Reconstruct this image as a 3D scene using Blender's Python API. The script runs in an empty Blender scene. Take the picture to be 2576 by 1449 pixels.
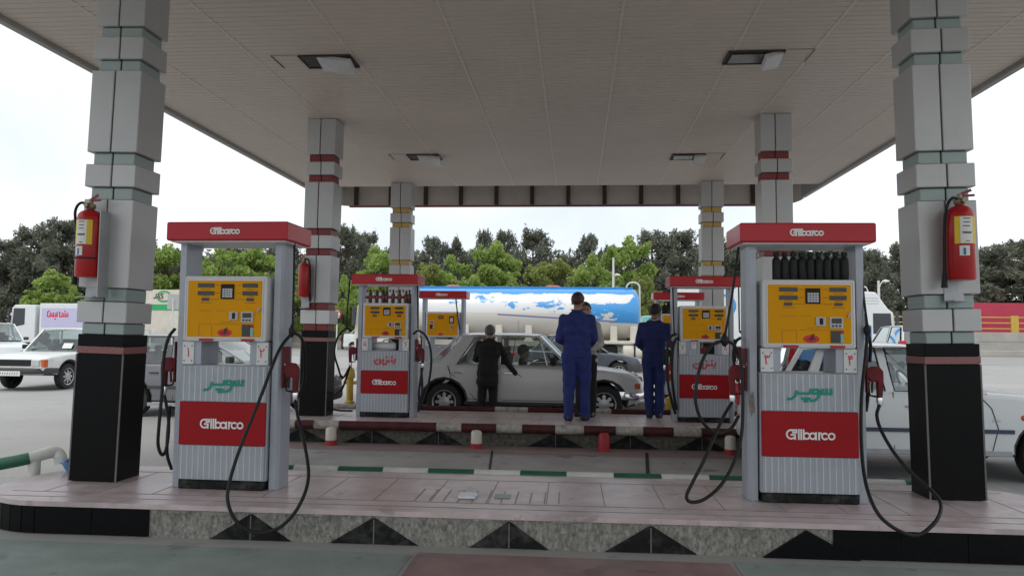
import bpy, bmesh, math, random
import numpy as np
from mathutils import Vector, Matrix
from mathutils.geometry import delaunay_2d_cdt
S = bpy.context.scene
C = S.collection
R = math.radians
rnd = random.Random(7)

# ------------------------------------------------------------------ camera, sky, sun, exposure
F_PX, YAW, PITCH, ROLL, CAM_H = 1900.0, 0.0845, 0.0605, 0.0107, 1.45
_r = Vector((math.cos(YAW), math.sin(YAW), 0))
FWD = Vector((-math.sin(YAW) * math.cos(PITCH), math.cos(YAW) * math.cos(PITCH), math.sin(PITCH)))
_u = _r.cross(FWD)
RGT = math.cos(ROLL) * _r + math.sin(ROLL) * _u
UPV = -math.sin(ROLL) * _r + math.cos(ROLL) * _u
cd = bpy.data.cameras.new('camera')
cam = bpy.data.objects.new('camera', cd)
C.objects.link(cam)
cd.sensor_width = 36.0
cd.lens = 36.0 * F_PX / 2576.0
cd.clip_start = 0.05
cd.clip_end = 2000
M = Matrix((RGT, UPV, -FWD)).transposed().to_4x4()
M.translation = Vector((0, 0, CAM_H))
cam.matrix_world = M
S.camera = cam
S.view_settings.view_transform = 'Standard'
S.view_settings.look = 'None'
S.view_settings.exposure = 0.36
S.view_settings.gamma = 1.0

SUN_EL, SUN_AZ = R(58), R(200)
W = bpy.data.worlds.new('World')
S.world = W
W.use_nodes = True
nt = W.node_tree
nt.nodes.clear()
out = nt.nodes.new('ShaderNodeOutputWorld')
bg = nt.nodes.new('ShaderNodeBackground')
sky = nt.nodes.new('ShaderNodeTexSky')
sky.sky_type = 'NISHITA'
sky.sun_disc = False
sky.sun_elevation = SUN_EL
sky.sun_rotation = SUN_AZ
mx = nt.nodes.new('ShaderNodeMix'); mx.data_type = 'RGBA'
tc = nt.nodes.new('ShaderNodeTexCoord')
no = nt.nodes.new('ShaderNodeTexNoise'); no.inputs['Scale'].default_value = 2.2; no.inputs['Detail'].default_value = 5
rp = nt.nodes.new('ShaderNodeValToRGB')
rp.color_ramp.elements[0].position = 0.32; rp.color_ramp.elements[0].color = (5.6, 6.15, 6.75, 1)
rp.color_ramp.elements[1].position = 0.66; rp.color_ramp.elements[1].color = (9.7, 9.75, 9.8, 1)
nt.links.new(tc.outputs['Generated'], no.inputs['Vector'])
nt.links.new(no.outputs['Fac'], rp.inputs['Fac'])
mx.inputs['Factor'].default_value = 0.86
nt.links.new(sky.outputs['Color'], mx.inputs[6])
nt.links.new(rp.outputs['Color'], mx.inputs[7])
nt.links.new(mx.outputs[2], bg.inputs['Color'])
bg.inputs['Strength'].default_value = 0.115
nt.links.new(bg.outputs[0], out.inputs[0])
sd = bpy.data.lights.new('sun', 'SUN')
sd.energy = 0.9
sd.angle = R(16)
sd.color = (1.0, 0.96, 0.9)
sun = bpy.data.objects.new('sun', sd)
C.objects.link(sun)
sv = Vector((math.sin(SUN_AZ) * math.cos(SUN_EL), math.cos(SUN_AZ) * math.cos(SUN_EL), math.sin(SUN_EL)))
sun.rotation_euler = sv.to_track_quat('Z', 'Y').to_euler()

def at(px, py, Y):
    """survey helper: point of the place seen at photo pixel (2576 wide) that lies at depth Y"""
    d = FWD + RGT * ((px - 1288) / F_PX) - UPV * ((py - 724.5) / F_PX)
    t = Y / d.y
    return Vector((d.x * t, Y, CAM_H + d.z * t))

# ------------------------------------------------------------------ materials
MATS = {}
def mat(name, col, rough=0.6, metal=0.0, var=0.12, scale=6.0, bump=0.0, bscale=40.0, dirt=0.0, dirtcol=(0.05, 0.045, 0.04), coat=0.0, spec=0.5, stretch=None, spots=0.0, objvar=0.0):
    if name in MATS: return MATS[name]
    m = bpy.data.materials.new(name)
    m.use_nodes = True
    n = m.node_tree; L = n.links
    b = n.nodes['Principled BSDF']
    b.inputs['Roughness'].default_value = rough
    b.inputs['Metallic'].default_value = metal
    b.inputs['Specular IOR Level'].default_value = spec
    b.inputs['Coat Weight'].default_value = coat
    b.inputs['Coat Roughness'].default_value = 0.08
    t = n.nodes.new('ShaderNodeTexCoord')
    vec = t.outputs['Object']
    if stretch:
        mp = n.nodes.new('ShaderNodeMapping'); mp.inputs['Scale'].default_value = stretch
        L.new(vec, mp.inputs[0]); vec = mp.outputs[0]
    no = n.nodes.new('ShaderNodeTexNoise'); no.inputs['Scale'].default_value = scale; no.inputs['Detail'].default_value = 6; no.inputs['Roughness'].default_value = 0.6
    L.new(vec, no.inputs['Vector'])
    rp = n.nodes.new('ShaderNodeValToRGB')
    c = col
    rp.color_ramp.elements[0].position = 0.3
    rp.color_ramp.elements[0].color = (c[0] * (1 - var), c[1] * (1 - var), c[2] * (1 - var), 1)
    rp.color_ramp.elements[1].position = 0.7
    rp.color_ramp.elements[1].color = (min(1, c[0] * (1 + var)), min(1, c[1] * (1 + var)), min(1, c[2] * (1 + var)), 1)
    L.new(no.outputs['Fac'], rp.inputs['Fac'])
    colout = rp.outputs['Color']
    if dirt > 0:
        n2 = n.nodes.new('ShaderNodeTexNoise'); n2.inputs['Scale'].default_value = scale * 0.45; n2.inputs['Detail'].default_value = 8; n2.inputs['Roughness'].default_value = 0.7
        L.new(vec, n2.inputs['Vector'])
        r2 = n.nodes.new('ShaderNodeValToRGB')
        r2.color_ramp.elements[0].position = 0.48; r2.color_ramp.elements[0].color = (0, 0, 0, 1)
        r2.color_ramp.elements[1].position = 0.75; r2.color_ramp.elements[1].color = (dirt, dirt, dirt, 1)
        L.new(n2.outputs['Fac'], r2.inputs['Fac'])
        mm = n.nodes.new('ShaderNodeMix'); mm.data_type = 'RGBA'
        L.new(r2.outputs['Color'], mm.inputs['Factor']); L.new(colout, mm.inputs[6]); mm.inputs[7].default_value = (*dirtcol, 1)
        colout = mm.outputs[2]
    if spots > 0:
        for sc_, th, wd in ((1.7, .64, .05), (5.5, .68, .03)):
            n4 = n.nodes.new('ShaderNodeTexNoise'); n4.inputs['Scale'].default_value = sc_; n4.inputs['Detail'].default_value = 3; n4.inputs['Distortion'].default_value = .6
            L.new(vec, n4.inputs['Vector']); mr = n.nodes.new('ShaderNodeMapRange'); mr.inputs['From Min'].default_value = th; mr.inputs['From Max'].default_value = th + wd; mr.inputs['To Max'].default_value = spots
            L.new(n4.outputs['Fac'], mr.inputs['Value']); m4 = n.nodes.new('ShaderNodeMix'); m4.data_type = 'RGBA'; L.new(mr.outputs[0], m4.inputs['Factor']); L.new(colout, m4.inputs[6]); m4.inputs[7].default_value = (.07, .065, .06, 1); colout = m4.outputs[2]
    if objvar > 0:
        oi = n.nodes.new('ShaderNodeObjectInfo'); mo = n.nodes.new('ShaderNodeMapRange'); mo.inputs['To Min'].default_value = 1 - objvar; mo.inputs['To Max'].default_value = 1 + objvar
        L.new(oi.outputs['Random'], mo.inputs['Value']); hs = n.nodes.new('ShaderNodeHueSaturation'); L.new(mo.outputs[0], hs.inputs['Value']); L.new(colout, hs.inputs['Color']); colout = hs.outputs['Color']
    L.new(colout, b.inputs['Base Color'])
    ra = n.nodes.new('ShaderNodeMapRange'); ra.inputs['To Min'].default_value = max(0.02, rough - 0.08); ra.inputs['To Max'].default_value = min(1, rough + 0.1)
    L.new(no.outputs['Fac'], ra.inputs['Value']); L.new(ra.outputs[0], b.inputs['Roughness'])
    if bump > 0:
        n3 = n.nodes.new('ShaderNodeTexNoise'); n3.inputs['Scale'].default_value = bscale; n3.inputs['Detail'].default_value = 8
        L.new(vec, n3.inputs['Vector'])
        bp = n.nodes.new('ShaderNodeBump'); bp.inputs['Strength'].default_value = bump; bp.inputs['Distance'].default_value = 0.01
        L.new(n3.outputs['Fac'], bp.inputs['Height']); L.new(bp.outputs[0], b.inputs['Normal'])
    MATS[name] = m
    return m

def glass_mat(name, tint, dens, rough=0.03):
    m = bpy.data.materials.new(name); m.use_nodes = True
    n = m.node_tree; L = n.links; n.nodes.clear()
    o = n.nodes.new('ShaderNodeOutputMaterial')
    tr = n.nodes.new('ShaderNodeBsdfTransparent'); tr.inputs[0].default_value = (*tint, 1)
    gl = n.nodes.new('ShaderNodeBsdfGlossy'); gl.inputs['Roughness'].default_value = rough
    gl.inputs['Color'].default_value = (0.9, 0.95, 0.95, 1)
    lw = n.nodes.new('ShaderNodeFresnel'); lw.inputs['IOR'].default_value = 1.5
    ad = n.nodes.new('ShaderNodeMath'); ad.operation = 'ADD'; ad.inputs[1].default_value = dens; ad.use_clamp = True
    tx = n.nodes.new('ShaderNodeTexCoord'); no = n.nodes.new('ShaderNodeTexNoise'); no.inputs['Scale'].default_value = 3
    L.new(tx.outputs['Object'], no.inputs['Vector'])
    ml = n.nodes.new('ShaderNodeMath'); ml.operation = 'MULTIPLY_ADD'; ml.inputs[1].default_value = 0.08; ml.inputs[2].default_value = 0
    L.new(no.outputs['Fac'], ml.inputs[0])
    a2 = n.nodes.new('ShaderNodeMath'); a2.operation = 'ADD'
    L.new(lw.outputs[0], ad.inputs[0]); L.new(ad.outputs[0], a2.inputs[0]); L.new(ml.outputs[0], a2.inputs[1])
    mx = n.nodes.new('ShaderNodeMixShader')
    L.new(a2.outputs[0], mx.inputs[0]); L.new(tr.outputs[0], mx.inputs[1]); L.new(gl.outputs[0], mx.inputs[2])
    L.new(mx.outputs[0], o.inputs[0])
    MATS[name] = m
    return m

m_concrete = mat('pale_concrete', (0.345, 0.34, 0.33), 0.85, var=0.1, scale=0.5, bump=0.15, bscale=25, dirt=0.4, dirtcol=(0.25, 0.245, 0.23), spots=.22)
m_road = mat('grey_road', (0.3, 0.295, 0.285), 0.9, var=0.08, scale=0.8, bump=0.1)
m_greenpaint = mat('worn_green_paint', (0.24, 0.295, 0.27), 0.75, var=0.15, scale=3.5, dirt=0.75, dirtcol=(0.28, 0.275, 0.26), bump=0.3, bscale=60, spots=.35)
m_redpaint = mat('worn_red_paint', (0.27, 0.175, 0.175), 0.75, var=0.2, scale=3.5, dirt=0.75, dirtcol=(0.28, 0.25, 0.245), bump=0.3, bscale=60, spots=.35)
m_lane = mat('worn_lane_concrete', (0.35, 0.345, 0.335), 0.8, var=0.14, scale=1.6, dirt=0.75, dirtcol=(0.2, 0.17, 0.165), bump=0.15, spots=.55)
m_lanered = mat('faded_red_strip', (0.27, 0.2, 0.19), 0.8, var=0.15, scale=2, dirt=0.5, dirtcol=(0.22, 0.21, 0.2))
m_tile = mat('pink_floor_tile', (0.56, 0.46, 0.46), 0.34, var=0.16, scale=5, dirt=0.8, dirtcol=(0.25, 0.235, 0.205), bump=0.15, bscale=12, spots=.3)
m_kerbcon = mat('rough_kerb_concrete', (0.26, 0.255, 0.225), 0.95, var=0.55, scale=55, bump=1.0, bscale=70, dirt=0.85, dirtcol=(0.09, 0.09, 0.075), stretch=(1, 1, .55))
m_kerbdark = mat('shaded_grimy_kerb_concrete', (0.13, 0.125, 0.105), 0.95, var=0.5, scale=22, bump=0.9, bscale=40, dirt=0.8, dirtcol=(0.04, 0.04, 0.035))  # second island kerb: shade under the rail painted into the colour, along with grime
m_granite = mat('black_granite', (0.007, 0.007, 0.0075), 0.34, var=0.3, scale=60, spec=0.1)
m_granitedull = mat('dusty_black_granite', (0.012, 0.012, 0.012), 0.5, var=0.4, scale=20, dirt=0.55, dirtcol=(0.13, 0.13, 0.12), spec=0.15)
m_redstone = mat('red_granite', (0.24, 0.09, 0.085), 0.3, var=0.25, scale=60)
m_stain = mat('brown_stain', (0.2, 0.18, 0.15), 0.8, var=0.4, scale=30)
m_grout = mat('grout', (0.16, 0.155, 0.15), 0.9)
m_tilegrout = mat('tile_grout', (0.3, 0.255, 0.25), 0.9, var=0.3, scale=2)
m_clad = mat('silver_cladding', (0.44, 0.44, 0.435), 0.42, metal=0.35, var=0.06, scale=2, dirt=0.3, dirtcol=(0.3, 0.29, 0.27), bump=0.04, bscale=5, objvar=.07)
m_clad_green = mat('pale_green_cladding', (0.3, 0.36, 0.345), 0.45, metal=0.25, var=0.05, scale=2)
m_clad_red = mat('red_cladding', (0.2, 0.022, 0.024), 0.45, var=0.08)
m_clad_yellow = mat('ochre_cladding', (0.5, 0.33, 0.1), 0.5, var=0.08)
m_clad_white = mat('light_cladding', (0.62, 0.62, 0.61), 0.45, metal=0.15, var=0.05)
m_black = mat('black_gap', (0.012, 0.012, 0.012), 0.8)
m_rubber = mat('black_rubber', (0.011, 0.011, 0.012), 0.5, var=0.3, scale=30, spec=0.3)
m_soffit = mat('soffit_panel', (0.58, 0.5, 0.43), 0.5, var=0.05, scale=0.7, dirt=0.25, dirtcol=(0.4, 0.36, 0.28))
m_seamdark = mat('dusty_seam', (0.22, 0.19, 0.16), 0.7, var=0.2)
m_seam = mat('soffit_seam', (0.64, 0.56, 0.49), 0.5, var=0.05)
m_fascia = mat('grey_fascia', (0.33, 0.32, 0.3), 0.55, var=0.08, scale=1.5, dirt=0.3)
m_fasciaback = mat('brown_grey_fascia_back', (0.56, 0.5, 0.45), 0.7, var=0.1, scale=1.5, dirt=0.35, dirtcol=(0.13, 0.1, 0.08))
m_rib = mat('rusty_rib', (0.06, 0.04, 0.028), 0.8, var=0.3, scale=8)
m_redtrim = mat('dark_red_trim', (0.22, 0.05, 0.05), 0.6)
m_lampglass = mat('lamp_glass', (0.56, 0.56, 0.56), 0.2, var=0.1)
m_brownglass = mat('brown_lamp_glass', (0.06, 0.045, 0.04), 0.15, var=0.3)
m_lampdark = mat('lamp_housing', (0.035, 0.028, 0.024), 0.6, var=0.3)
m_pred = mat('red_panel', (0.33, 0.008, 0.012), 0.42, var=0.07, scale=3, spec=0.18, dirt=0.1, dirtcol=(0.2, 0.03, 0.03))
m_cap = mat('glossy_red_cap', (0.45, 0.01, 0.018), 0.3, var=0.07, scale=3, spec=0.3, coat=0.1)
m_noz = mat('worn_red_grip', (0.13, 0.01, 0.014), 0.5, var=0.3, scale=14, spec=0.25, dirt=0.4, dirtcol=(0.05, 0.02, 0.02))
m_pgrey = mat('blue_grey_post', (0.36, 0.385, 0.43), 0.4, metal=0.2, var=0.06, scale=4, dirt=0.4, dirtcol=(0.22, 0.21, 0.2))
m_pribbed = mat('ribbed_grey_panel', (0.35, 0.385, 0.42), 0.48, metal=0.1, var=0.07, scale=5, dirt=0.35, dirtcol=(0.22, 0.22, 0.21))
m_priblight = mat('light_rib', (0.55, 0.57, 0.6), 0.4, metal=0.1)
m_pwhite = mat('white_frame', (0.68, 0.68, 0.67), 0.4, var=0.05, dirt=0.1, dirtcol=(0.4, 0.38, 0.35))
m_pyellow = mat('amber_panel', (0.72, 0.32, 0.003), 0.5, var=0.05, scale=2, spec=0.12, dirt=0.12, dirtcol=(0.5, 0.2, 0.01))
m_screen = mat('dark_display', (0.02, 0.018, 0.014), 0.2, var=0.3, scale=40)
m_keys = mat('key_grey', (0.5, 0.51, 0.52), 0.4)
m_silver = mat('chrome', (0.75, 0.75, 0.76), 0.18, metal=0.95, var=0.05)
m_logowhite = mat('logo_white', (0.78, 0.77, 0.76), 0.5, var=0.03)
m_txtgreen = mat('teal_lettering', (0.0, 0.26, 0.18), 0.5, var=0.05)
m_txtred = mat('red_lettering', (0.6, 0.015, 0.03), 0.5, var=0.05)
m_txtdark = mat('dark_lettering', (0.03, 0.028, 0.025), 0.6)
m_brownline = mat('brown_print', (0.3, 0.12, 0.01), 0.6)
m_exred = mat('extinguisher_red', (0.4, 0.01, 0.012), 0.32, var=0.1, spec=0.35, coat=0.1)
m_exyellow = mat('yellow_label', (0.72, 0.5, 0.02), 0.5, var=0.05)
m_paper = mat('white_paper', (0.72, 0.72, 0.7), 0.7, var=0.05)
m_bracket = mat('grey_bracket', (0.4, 0.41, 0.42), 0.45, metal=0.3)
m_coverwhite = mat('pale_blue_white_plate', (0.68, 0.71, 0.76), 0.4, var=0.05)
m_brass = mat('dull_brass', (0.25, 0.2, 0.14), 0.4, metal=0.7)
m_pipegreen = mat('green_pipe_paint', (0.012, 0.11, 0.06), 0.5, var=0.25, scale=8, dirt=0.25, dirtcol=(0.1, 0.1, 0.09))
m_pipewhite = mat('white_pipe_paint', (0.62, 0.63, 0.58), 0.55, var=0.1, scale=8, dirt=0.35, dirtcol=(0.3, 0.28, 0.25))
m_piped = mat('dark_red_pipe_paint', (0.07, 0.016, 0.018), 0.55, var=0.35, scale=8, dirt=0.55, dirtcol=(0.05, 0.04, 0.038), spec=0.25)
m_pipedirty = mat('chipped_white_paint', (0.4, 0.38, 0.34), 0.7, var=0.3, scale=14, dirt=0.9, dirtcol=(0.07, 0.055, 0.05), spec=0.2)
m_bolred = mat('bollard_red', (0.4, 0.02, 0.03), 0.55, var=0.2, dirt=0.25)
m_bluebasin = mat('blue_plastic', (0.06, 0.2, 0.42), 0.4, var=0.1)
m_tyre = mat('tyre', (0.018, 0.018, 0.018), 0.8, var=0.2, dirt=0.3, dirtcol=(0.08, 0.075, 0.07))
m_rim = mat('rim', (0.5, 0.5, 0.51), 0.35, metal=0.6, var=0.1)
m_plastic = mat('dark_bumper_plastic', (0.045, 0.047, 0.05), 0.55, var=0.1)
m_interior = mat('dark_interior', (0.022, 0.022, 0.024), 0.85)
m_seat = mat('seat_cloth', (0.06, 0.06, 0.065), 0.9, var=0.2)
m_headlamp = mat('headlamp_glass', (0.55, 0.56, 0.56), 0.12, metal=0.3)
m_orange = mat('orange_lens', (0.55, 0.1, 0.02), 0.25)
m_redlens = mat('red_lens', (0.5, 0.015, 0.03), 0.2)
m_glass = glass_mat('car_glass', (0.72, 0.78, 0.77), 0.02)
m_glassdark = glass_mat('dark_car_glass', (0.28, 0.32, 0.34), 0.12)
m_silverpaint = mat('silver_grey_paint', (0.56, 0.56, 0.55), 0.32, metal=0.08, var=0.03, scale=2, coat=0.4)
m_whitepaint = mat('white_car_paint', (0.66, 0.69, 0.69), 0.28, var=0.03, scale=2, coat=0.5)
m_greypaint = mat('grey_car_paint', (0.17, 0.175, 0.19), 0.32, metal=0.3, var=0.03, coat=0.4)
m_slatepaint = mat('slate_car_paint', (0.085, 0.1, 0.12), 0.28, metal=0.3, var=0.03, coat=0.5)
m_oldwhite = mat('old_white_paint', (0.7, 0.72, 0.7), 0.4, var=0.06, dirt=0.15, dirtcol=(0.4, 0.38, 0.34), coat=0.2)
m_trim = mat('navy_rub_strip', (0.04, 0.045, 0.08), 0.5)
m_skin = mat('skin', (0.33, 0.19, 0.13), 0.55, var=0.1, scale=12)
m_hair = mat('dark_hair', (0.018, 0.014, 0.012), 0.6, var=0.4, scale=60, bump=0.5, bscale=120)
m_hairgrey = mat('greying_hair', (0.1, 0.1, 0.1), 0.6, var=0.4, scale=60, bump=0.5, bscale=120)
m_hairbrown = mat('brown_hair', (0.055, 0.022, 0.016), 0.6, var=0.4, scale=60, bump=0.5, bscale=120)
m_bluecloth = mat('blue_workwear', (0.018, 0.03, 0.155), 0.85, var=0.3, scale=9, bump=0.5, bscale=14)
m_navycloth = mat('navy_workwear', (0.017, 0.027, 0.125), 0.85, var=0.3, scale=9, bump=0.5, bscale=14)
m_blacksuit = mat('black_suit', (0.011, 0.011, 0.012), 0.85, var=0.3, scale=9, bump=0.4, bscale=14)
m_shirt = mat('cream_shirt', (0.42, 0.41, 0.37), 0.85, var=0.1, bump=0.3, bscale=14)
m_shoe = mat('black_shoe', (0.015, 0.014, 0.014), 0.4)
m_tankblue = mat('tank_blue', (0.03, 0.27, 0.66), 0.4, var=0.1, scale=3)
m_cream = mat('cream_truck_paint', (0.62, 0.58, 0.5), 0.5, var=0.08, scale=3, dirt=0.25, dirtcol=(0.3, 0.26, 0.2))
m_bark = mat('bark', (0.07, 0.052, 0.04), 0.9, var=0.3, scale=8)
m_wall = mat('weathered_wall', (0.36, 0.35, 0.32), 0.9, var=0.12, scale=0.6, dirt=0.3, dirtcol=(0.22, 0.2, 0.18))
m_yellow = mat('yellow_railing_paint', (0.5, 0.33, 0.05), 0.5, var=0.12)
m_trailerred = mat('crimson_tarpaulin', (0.42, 0.035, 0.07), 0.6, var=0.08, scale=1)
m_green = mat('green_stripe_paint', (0.03, 0.36, 0.12), 0.5)
m_lilac = mat('lilac_banner', (0.5, 0.48, 0.66), 0.6, var=0.05)
m_bluegate = mat('blue_truck_paint', (0.03, 0.13, 0.33), 0.4, var=0.1, scale=2)
m_turq = mat('turquoise_paint', (0.2, 0.48, 0.46), 0.4, var=0.08)

def leaf_mat(name, c1, c2, trans=0.25):
    m = bpy.data.materials.new(name); m.use_nodes = True
    n = m.node_tree; L = n.links
    b = n.nodes['Principled BSDF']; b.inputs['Roughness'].default_value = 0.65; b.inputs['Specular IOR Level'].default_value = 0.25
    t = n.nodes.new('ShaderNodeTexCoord'); no = n.nodes.new('ShaderNodeTexNoise'); no.inputs['Scale'].default_value = 1.1; no.inputs['Detail'].default_value = 7; no.inputs['Roughness'].default_value = 0.75
    L.new(t.outputs['Object'], no.inputs['Vector'])
    rp = n.nodes.new('ShaderNodeValToRGB')
    rp.color_ramp.elements[0].position = 0.34; rp.color_ramp.elements[0].color = (*c1, 1)
    rp.color_ramp.elements[1].position = 0.66; rp.color_ramp.elements[1].color = (*c2, 1)
    L.new(no.outputs['Fac'], rp.inputs['Fac']); L.new(rp.outputs[0], b.inputs['Base Color'])
    tr = n.nodes.new('ShaderNodeBsdfTranslucent'); L.new(rp.outputs[0], tr.inputs[0])
    mx = n.nodes.new('ShaderNodeMixShader'); mx.inputs[0].default_value = trans
    L.new(b.outputs[0], mx.inputs[1]); L.new(tr.outputs[0], mx.inputs[2])
    L.new(mx.outputs[0], n.nodes['Material Output'].inputs[0])
    return m
m_pine = leaf_mat('pine_needles', (0.11, 0.125, 0.095), (0.23, 0.24, 0.175), 0.3)
m_leaf = leaf_mat('fresh_leaves', (0.2, 0.3, 0.07), (0.42, 0.53, 0.16), 0.45)
m_leaf2 = leaf_mat('olive_leaves', (0.18, 0.22, 0.06), (0.36, 0.4, 0.13), 0.4)

# ------------------------------------------------------------------ mesh building
class MB:
    def __init__(s): s.v = []; s.f = []; s.m = []
    def add(s, vs, fs, mi=0):
        o = len(s.v); s.v += [tuple(v) for v in vs]
        s.f += [tuple(i + o for i in f) for f in fs]; s.m += [mi] * len(fs)
    def box(s, x0, x1, y0, y1, z0, z1, mi=0, c=0.0, mat4=None):
        if c <= 0:
            vs = [(x, y, z) for x in (x0, x1) for y in (y0, y1) for z in (z0, z1)]
            fs = [(0, 1, 3, 2), (4, 6, 7, 5), (0, 4, 5, 1), (2, 3, 7, 6), (0, 2, 6, 4), (1, 5, 7, 3)]
        else:
            c = min(c, (x1 - x0) * .45, (y1 - y0) * .45, (z1 - z0) * .45)
            X = (x0, x1); Y = (y0, y1); Z = (z0, z1); vs = []; idx = {}
            for i in (0, 1):
                for j in (0, 1):
                    for k in (0, 1):
                        sx = 1 if i == 0 else -1; sy = 1 if j == 0 else -1; sz = 1 if k == 0 else -1
                        for a, d in (('x', (0, c, c)), ('y', (c, 0, c)), ('z', (c, c, 0))):
                            idx[(i, j, k, a)] = len(vs); vs.append((X[i] + sx * d[0], Y[j] + sy * d[1], Z[k] + sz * d[2]))
            g = lambda i, j, k, a: idx[(i, j, k, a)]
            fs = []
            fs.append([g(0, 0, 0, 'x'), g(0, 0, 1, 'x'), g(0, 1, 1, 'x'), g(0, 1, 0, 'x')]); fs.append([g(1, 0, 0, 'x'), g(1, 1, 0, 'x'), g(1, 1, 1, 'x'), g(1, 0, 1, 'x')])
            fs.append([g(0, 0, 0, 'y'), g(1, 0, 0, 'y'), g(1, 0, 1, 'y'), g(0, 0, 1, 'y')]); fs.append([g(0, 1, 0, 'y'), g(0, 1, 1, 'y'), g(1, 1, 1, 'y'), g(1, 1, 0, 'y')])
            fs.append([g(0, 0, 0, 'z'), g(0, 1, 0, 'z'), g(1, 1, 0, 'z'), g(1, 0, 0, 'z')]); fs.append([g(0, 0, 1, 'z'), g(1, 0, 1, 'z'), g(1, 1, 1, 'z'), g(0, 1, 1, 'z')])
            for i in (0, 1):
                for j in (0, 1):
                    fs.append([g(i, j, 0, 'x'), g(i, j, 0, 'y'), g(i, j, 1, 'y'), g(i, j, 1, 'x')])
                    fs.append([g(i, 0, j, 'x'), g(i, 0, j, 'z'), g(i, 1, j, 'z'), g(i, 1, j, 'x')])
                    fs.append([g(0, i, j, 'y'), g(0, i, j, 'z'), g(1, i, j, 'z'), g(1, i, j, 'y')])
                    for k in (0, 1): fs.append([g(i, j, k, 'x'), g(i, j, k, 'y'), g(i, j, k, 'z')])
        if mat4 is not None: vs = [tuple(mat4 @ Vector(v)) for v in vs]
        s.add(vs, fs, mi)
    def tube(s, pts, r, n=10, mi=0, cap=True, closed=False):
        pts = [Vector(p) for p in pts]; k = len(pts)
        rs = r if isinstance(r, (list, tuple)) else [r] * k
        vs = []; prev = None
        for i, p in enumerate(pts):
            a = pts[(i - 1) % k] if (closed or i > 0) else p; b = pts[(i + 1) % k] if (closed or i < k - 1) else p
            t = (b - a).normalized()
            if prev is None:
                u = t.orthogonal().normalized()
            else:
                u = prev - t * prev.dot(t)
                u = u.normalized() if u.length > 1e-6 else t.orthogonal().normalized()
            prev = u; w = t.cross(u)
            for j in range(n):
                an = 2 * math.pi * j / n
                vs.append(p + (u * math.cos(an) + w * math.sin(an)) * rs[i])
        fs = []
        for i in range(k if closed else k - 1):
            i2 = (i + 1) % k
            for j in range(n): fs.append((i * n + j, i * n + (j + 1) % n, i2 * n + (j + 1) % n, i2 * n + j))
        if cap and not closed:
            fs.append(tuple(reversed(range(n)))); fs.append(tuple((k - 1) * n + j for j in range(n)))
        s.add(vs, fs, mi)
    def lathe(s, prof, n=20, mi=0, o=(0, 0, 0), axis='z', mis=None, cap=True):
        o = Vector(o); k = len(prof); base = len(s.v)
        for (r, h) in prof:
            for j in range(n):
                a = 2 * math.pi * j / n; c_, s_ = r * math.cos(a), r * math.sin(a)
                s.v.append(tuple(o + Vector({'z': (c_, s_, h), 'y': (s_, h, c_), 'x': (h, c_, s_)}[axis])))
        for i in range(k - 1):
            s.f += [(base + i * n + j, base + i * n + (j + 1) % n, base + (i + 1) * n + (j + 1) % n, base + (i + 1) * n + j) for j in range(n)]
            s.m += [mis[i] if mis else mi] * n
        if cap and prof[0][0] > 1e-4: s.f.append(tuple(base + j for j in reversed(range(n)))); s.m.append(mis[0] if mis else mi)
        if cap and prof[-1][0] > 1e-4: s.f.append(tuple(base + (k - 1) * n + j for j in range(n))); s.m.append(mis[-1] if mis else mi)
    def prism(s, poly, d0, d1, axis='y', mi=0):
        n = len(poly)
        mk = {'y': lambda p, d: (p[0], d, p[1]), 'x': lambda p, d: (d, p[0], p[1]), 'z': lambda p, d: (p[0], p[1], d)}[axis]
        vs = [mk(p, d0) for p in poly] + [mk(p, d1) for p in poly]
        s.add(vs, [tuple(range(n)), tuple(reversed(range(n, 2 * n)))] + [(i, i + n, (i + 1) % n + n, (i + 1) % n) for i in range(n)], mi)
    def bar(s, a, b, w, t, up=(0, 1, 0), mi=0):
        a, b = Vector(a), Vector(b); d = (b - a).normalized(); u = Vector(up); u = (u - d * u.dot(d)).normalized(); w_ = d.cross(u)
        vs = [p + u * (su * t / 2) + w_ * (sw * w / 2) for p in (a, b) for su, sw in ((-1, -1), (1, -1), (1, 1), (-1, 1))]
        s.add(vs, [(0, 1, 2, 3), (7, 6, 5, 4), (0, 4, 5, 1), (1, 5, 6, 2), (2, 6, 7, 3), (3, 7, 4, 0)], mi)
    def quad(s, a, b, c, d, mi=0): s.add([a, b, c, d], [(0, 1, 2, 3)], mi)
    def strokes(s, lines, o, ux, uz, sc, w, mi=0, th=0.002):
        """flat lettering: mitred ribbons, each a hair above the last"""
        o, ux, uz = Vector(o), Vector(ux), Vector(uz); nrm = ux.cross(uz)
        for q, pl in enumerate(lines):
            closed = pl[0] == pl[-1] and len(pl) > 2
            P = [Vector((p[0], p[1])) for p in (pl[:-1] if closed else pl)]; n = len(P); Lf = []; Rt = []
            for i in range(n):
                a = P[i - 1] if (i > 0 or closed) else P[i]; b = P[(i + 1) % n] if (i < n - 1 or closed) else P[i]
                d1 = (P[i] - a); d2 = (b - P[i])
                d1 = d1.normalized() if d1.length > 1e-9 else d2.normalized(); d2 = d2.normalized() if d2.length > 1e-9 else d1
                t = (d1 + d2); t = t.normalized() if t.length > 1e-6 else d1
                nn = Vector((-t.y, t.x)); k = 1 / max(0.5, abs(nn.dot(Vector((-d1.y, d1.x)))))
                e = Vector((0, 0))
                if not closed and i == 0: e = -d2 * w * 0.35
                if not closed and i == n - 1: e = d1 * w * 0.35
                Lf.append(P[i] + e + nn * w * 0.5 * k); Rt.append(P[i] + e - nn * w * 0.5 * k)
            off = nrm * (th + 0.00025 * q)
            vs = [o + ux * (p.x * sc) + uz * (p.y * sc) + off for p in Lf + Rt]
            rng = range(n if closed else n - 1)
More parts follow.
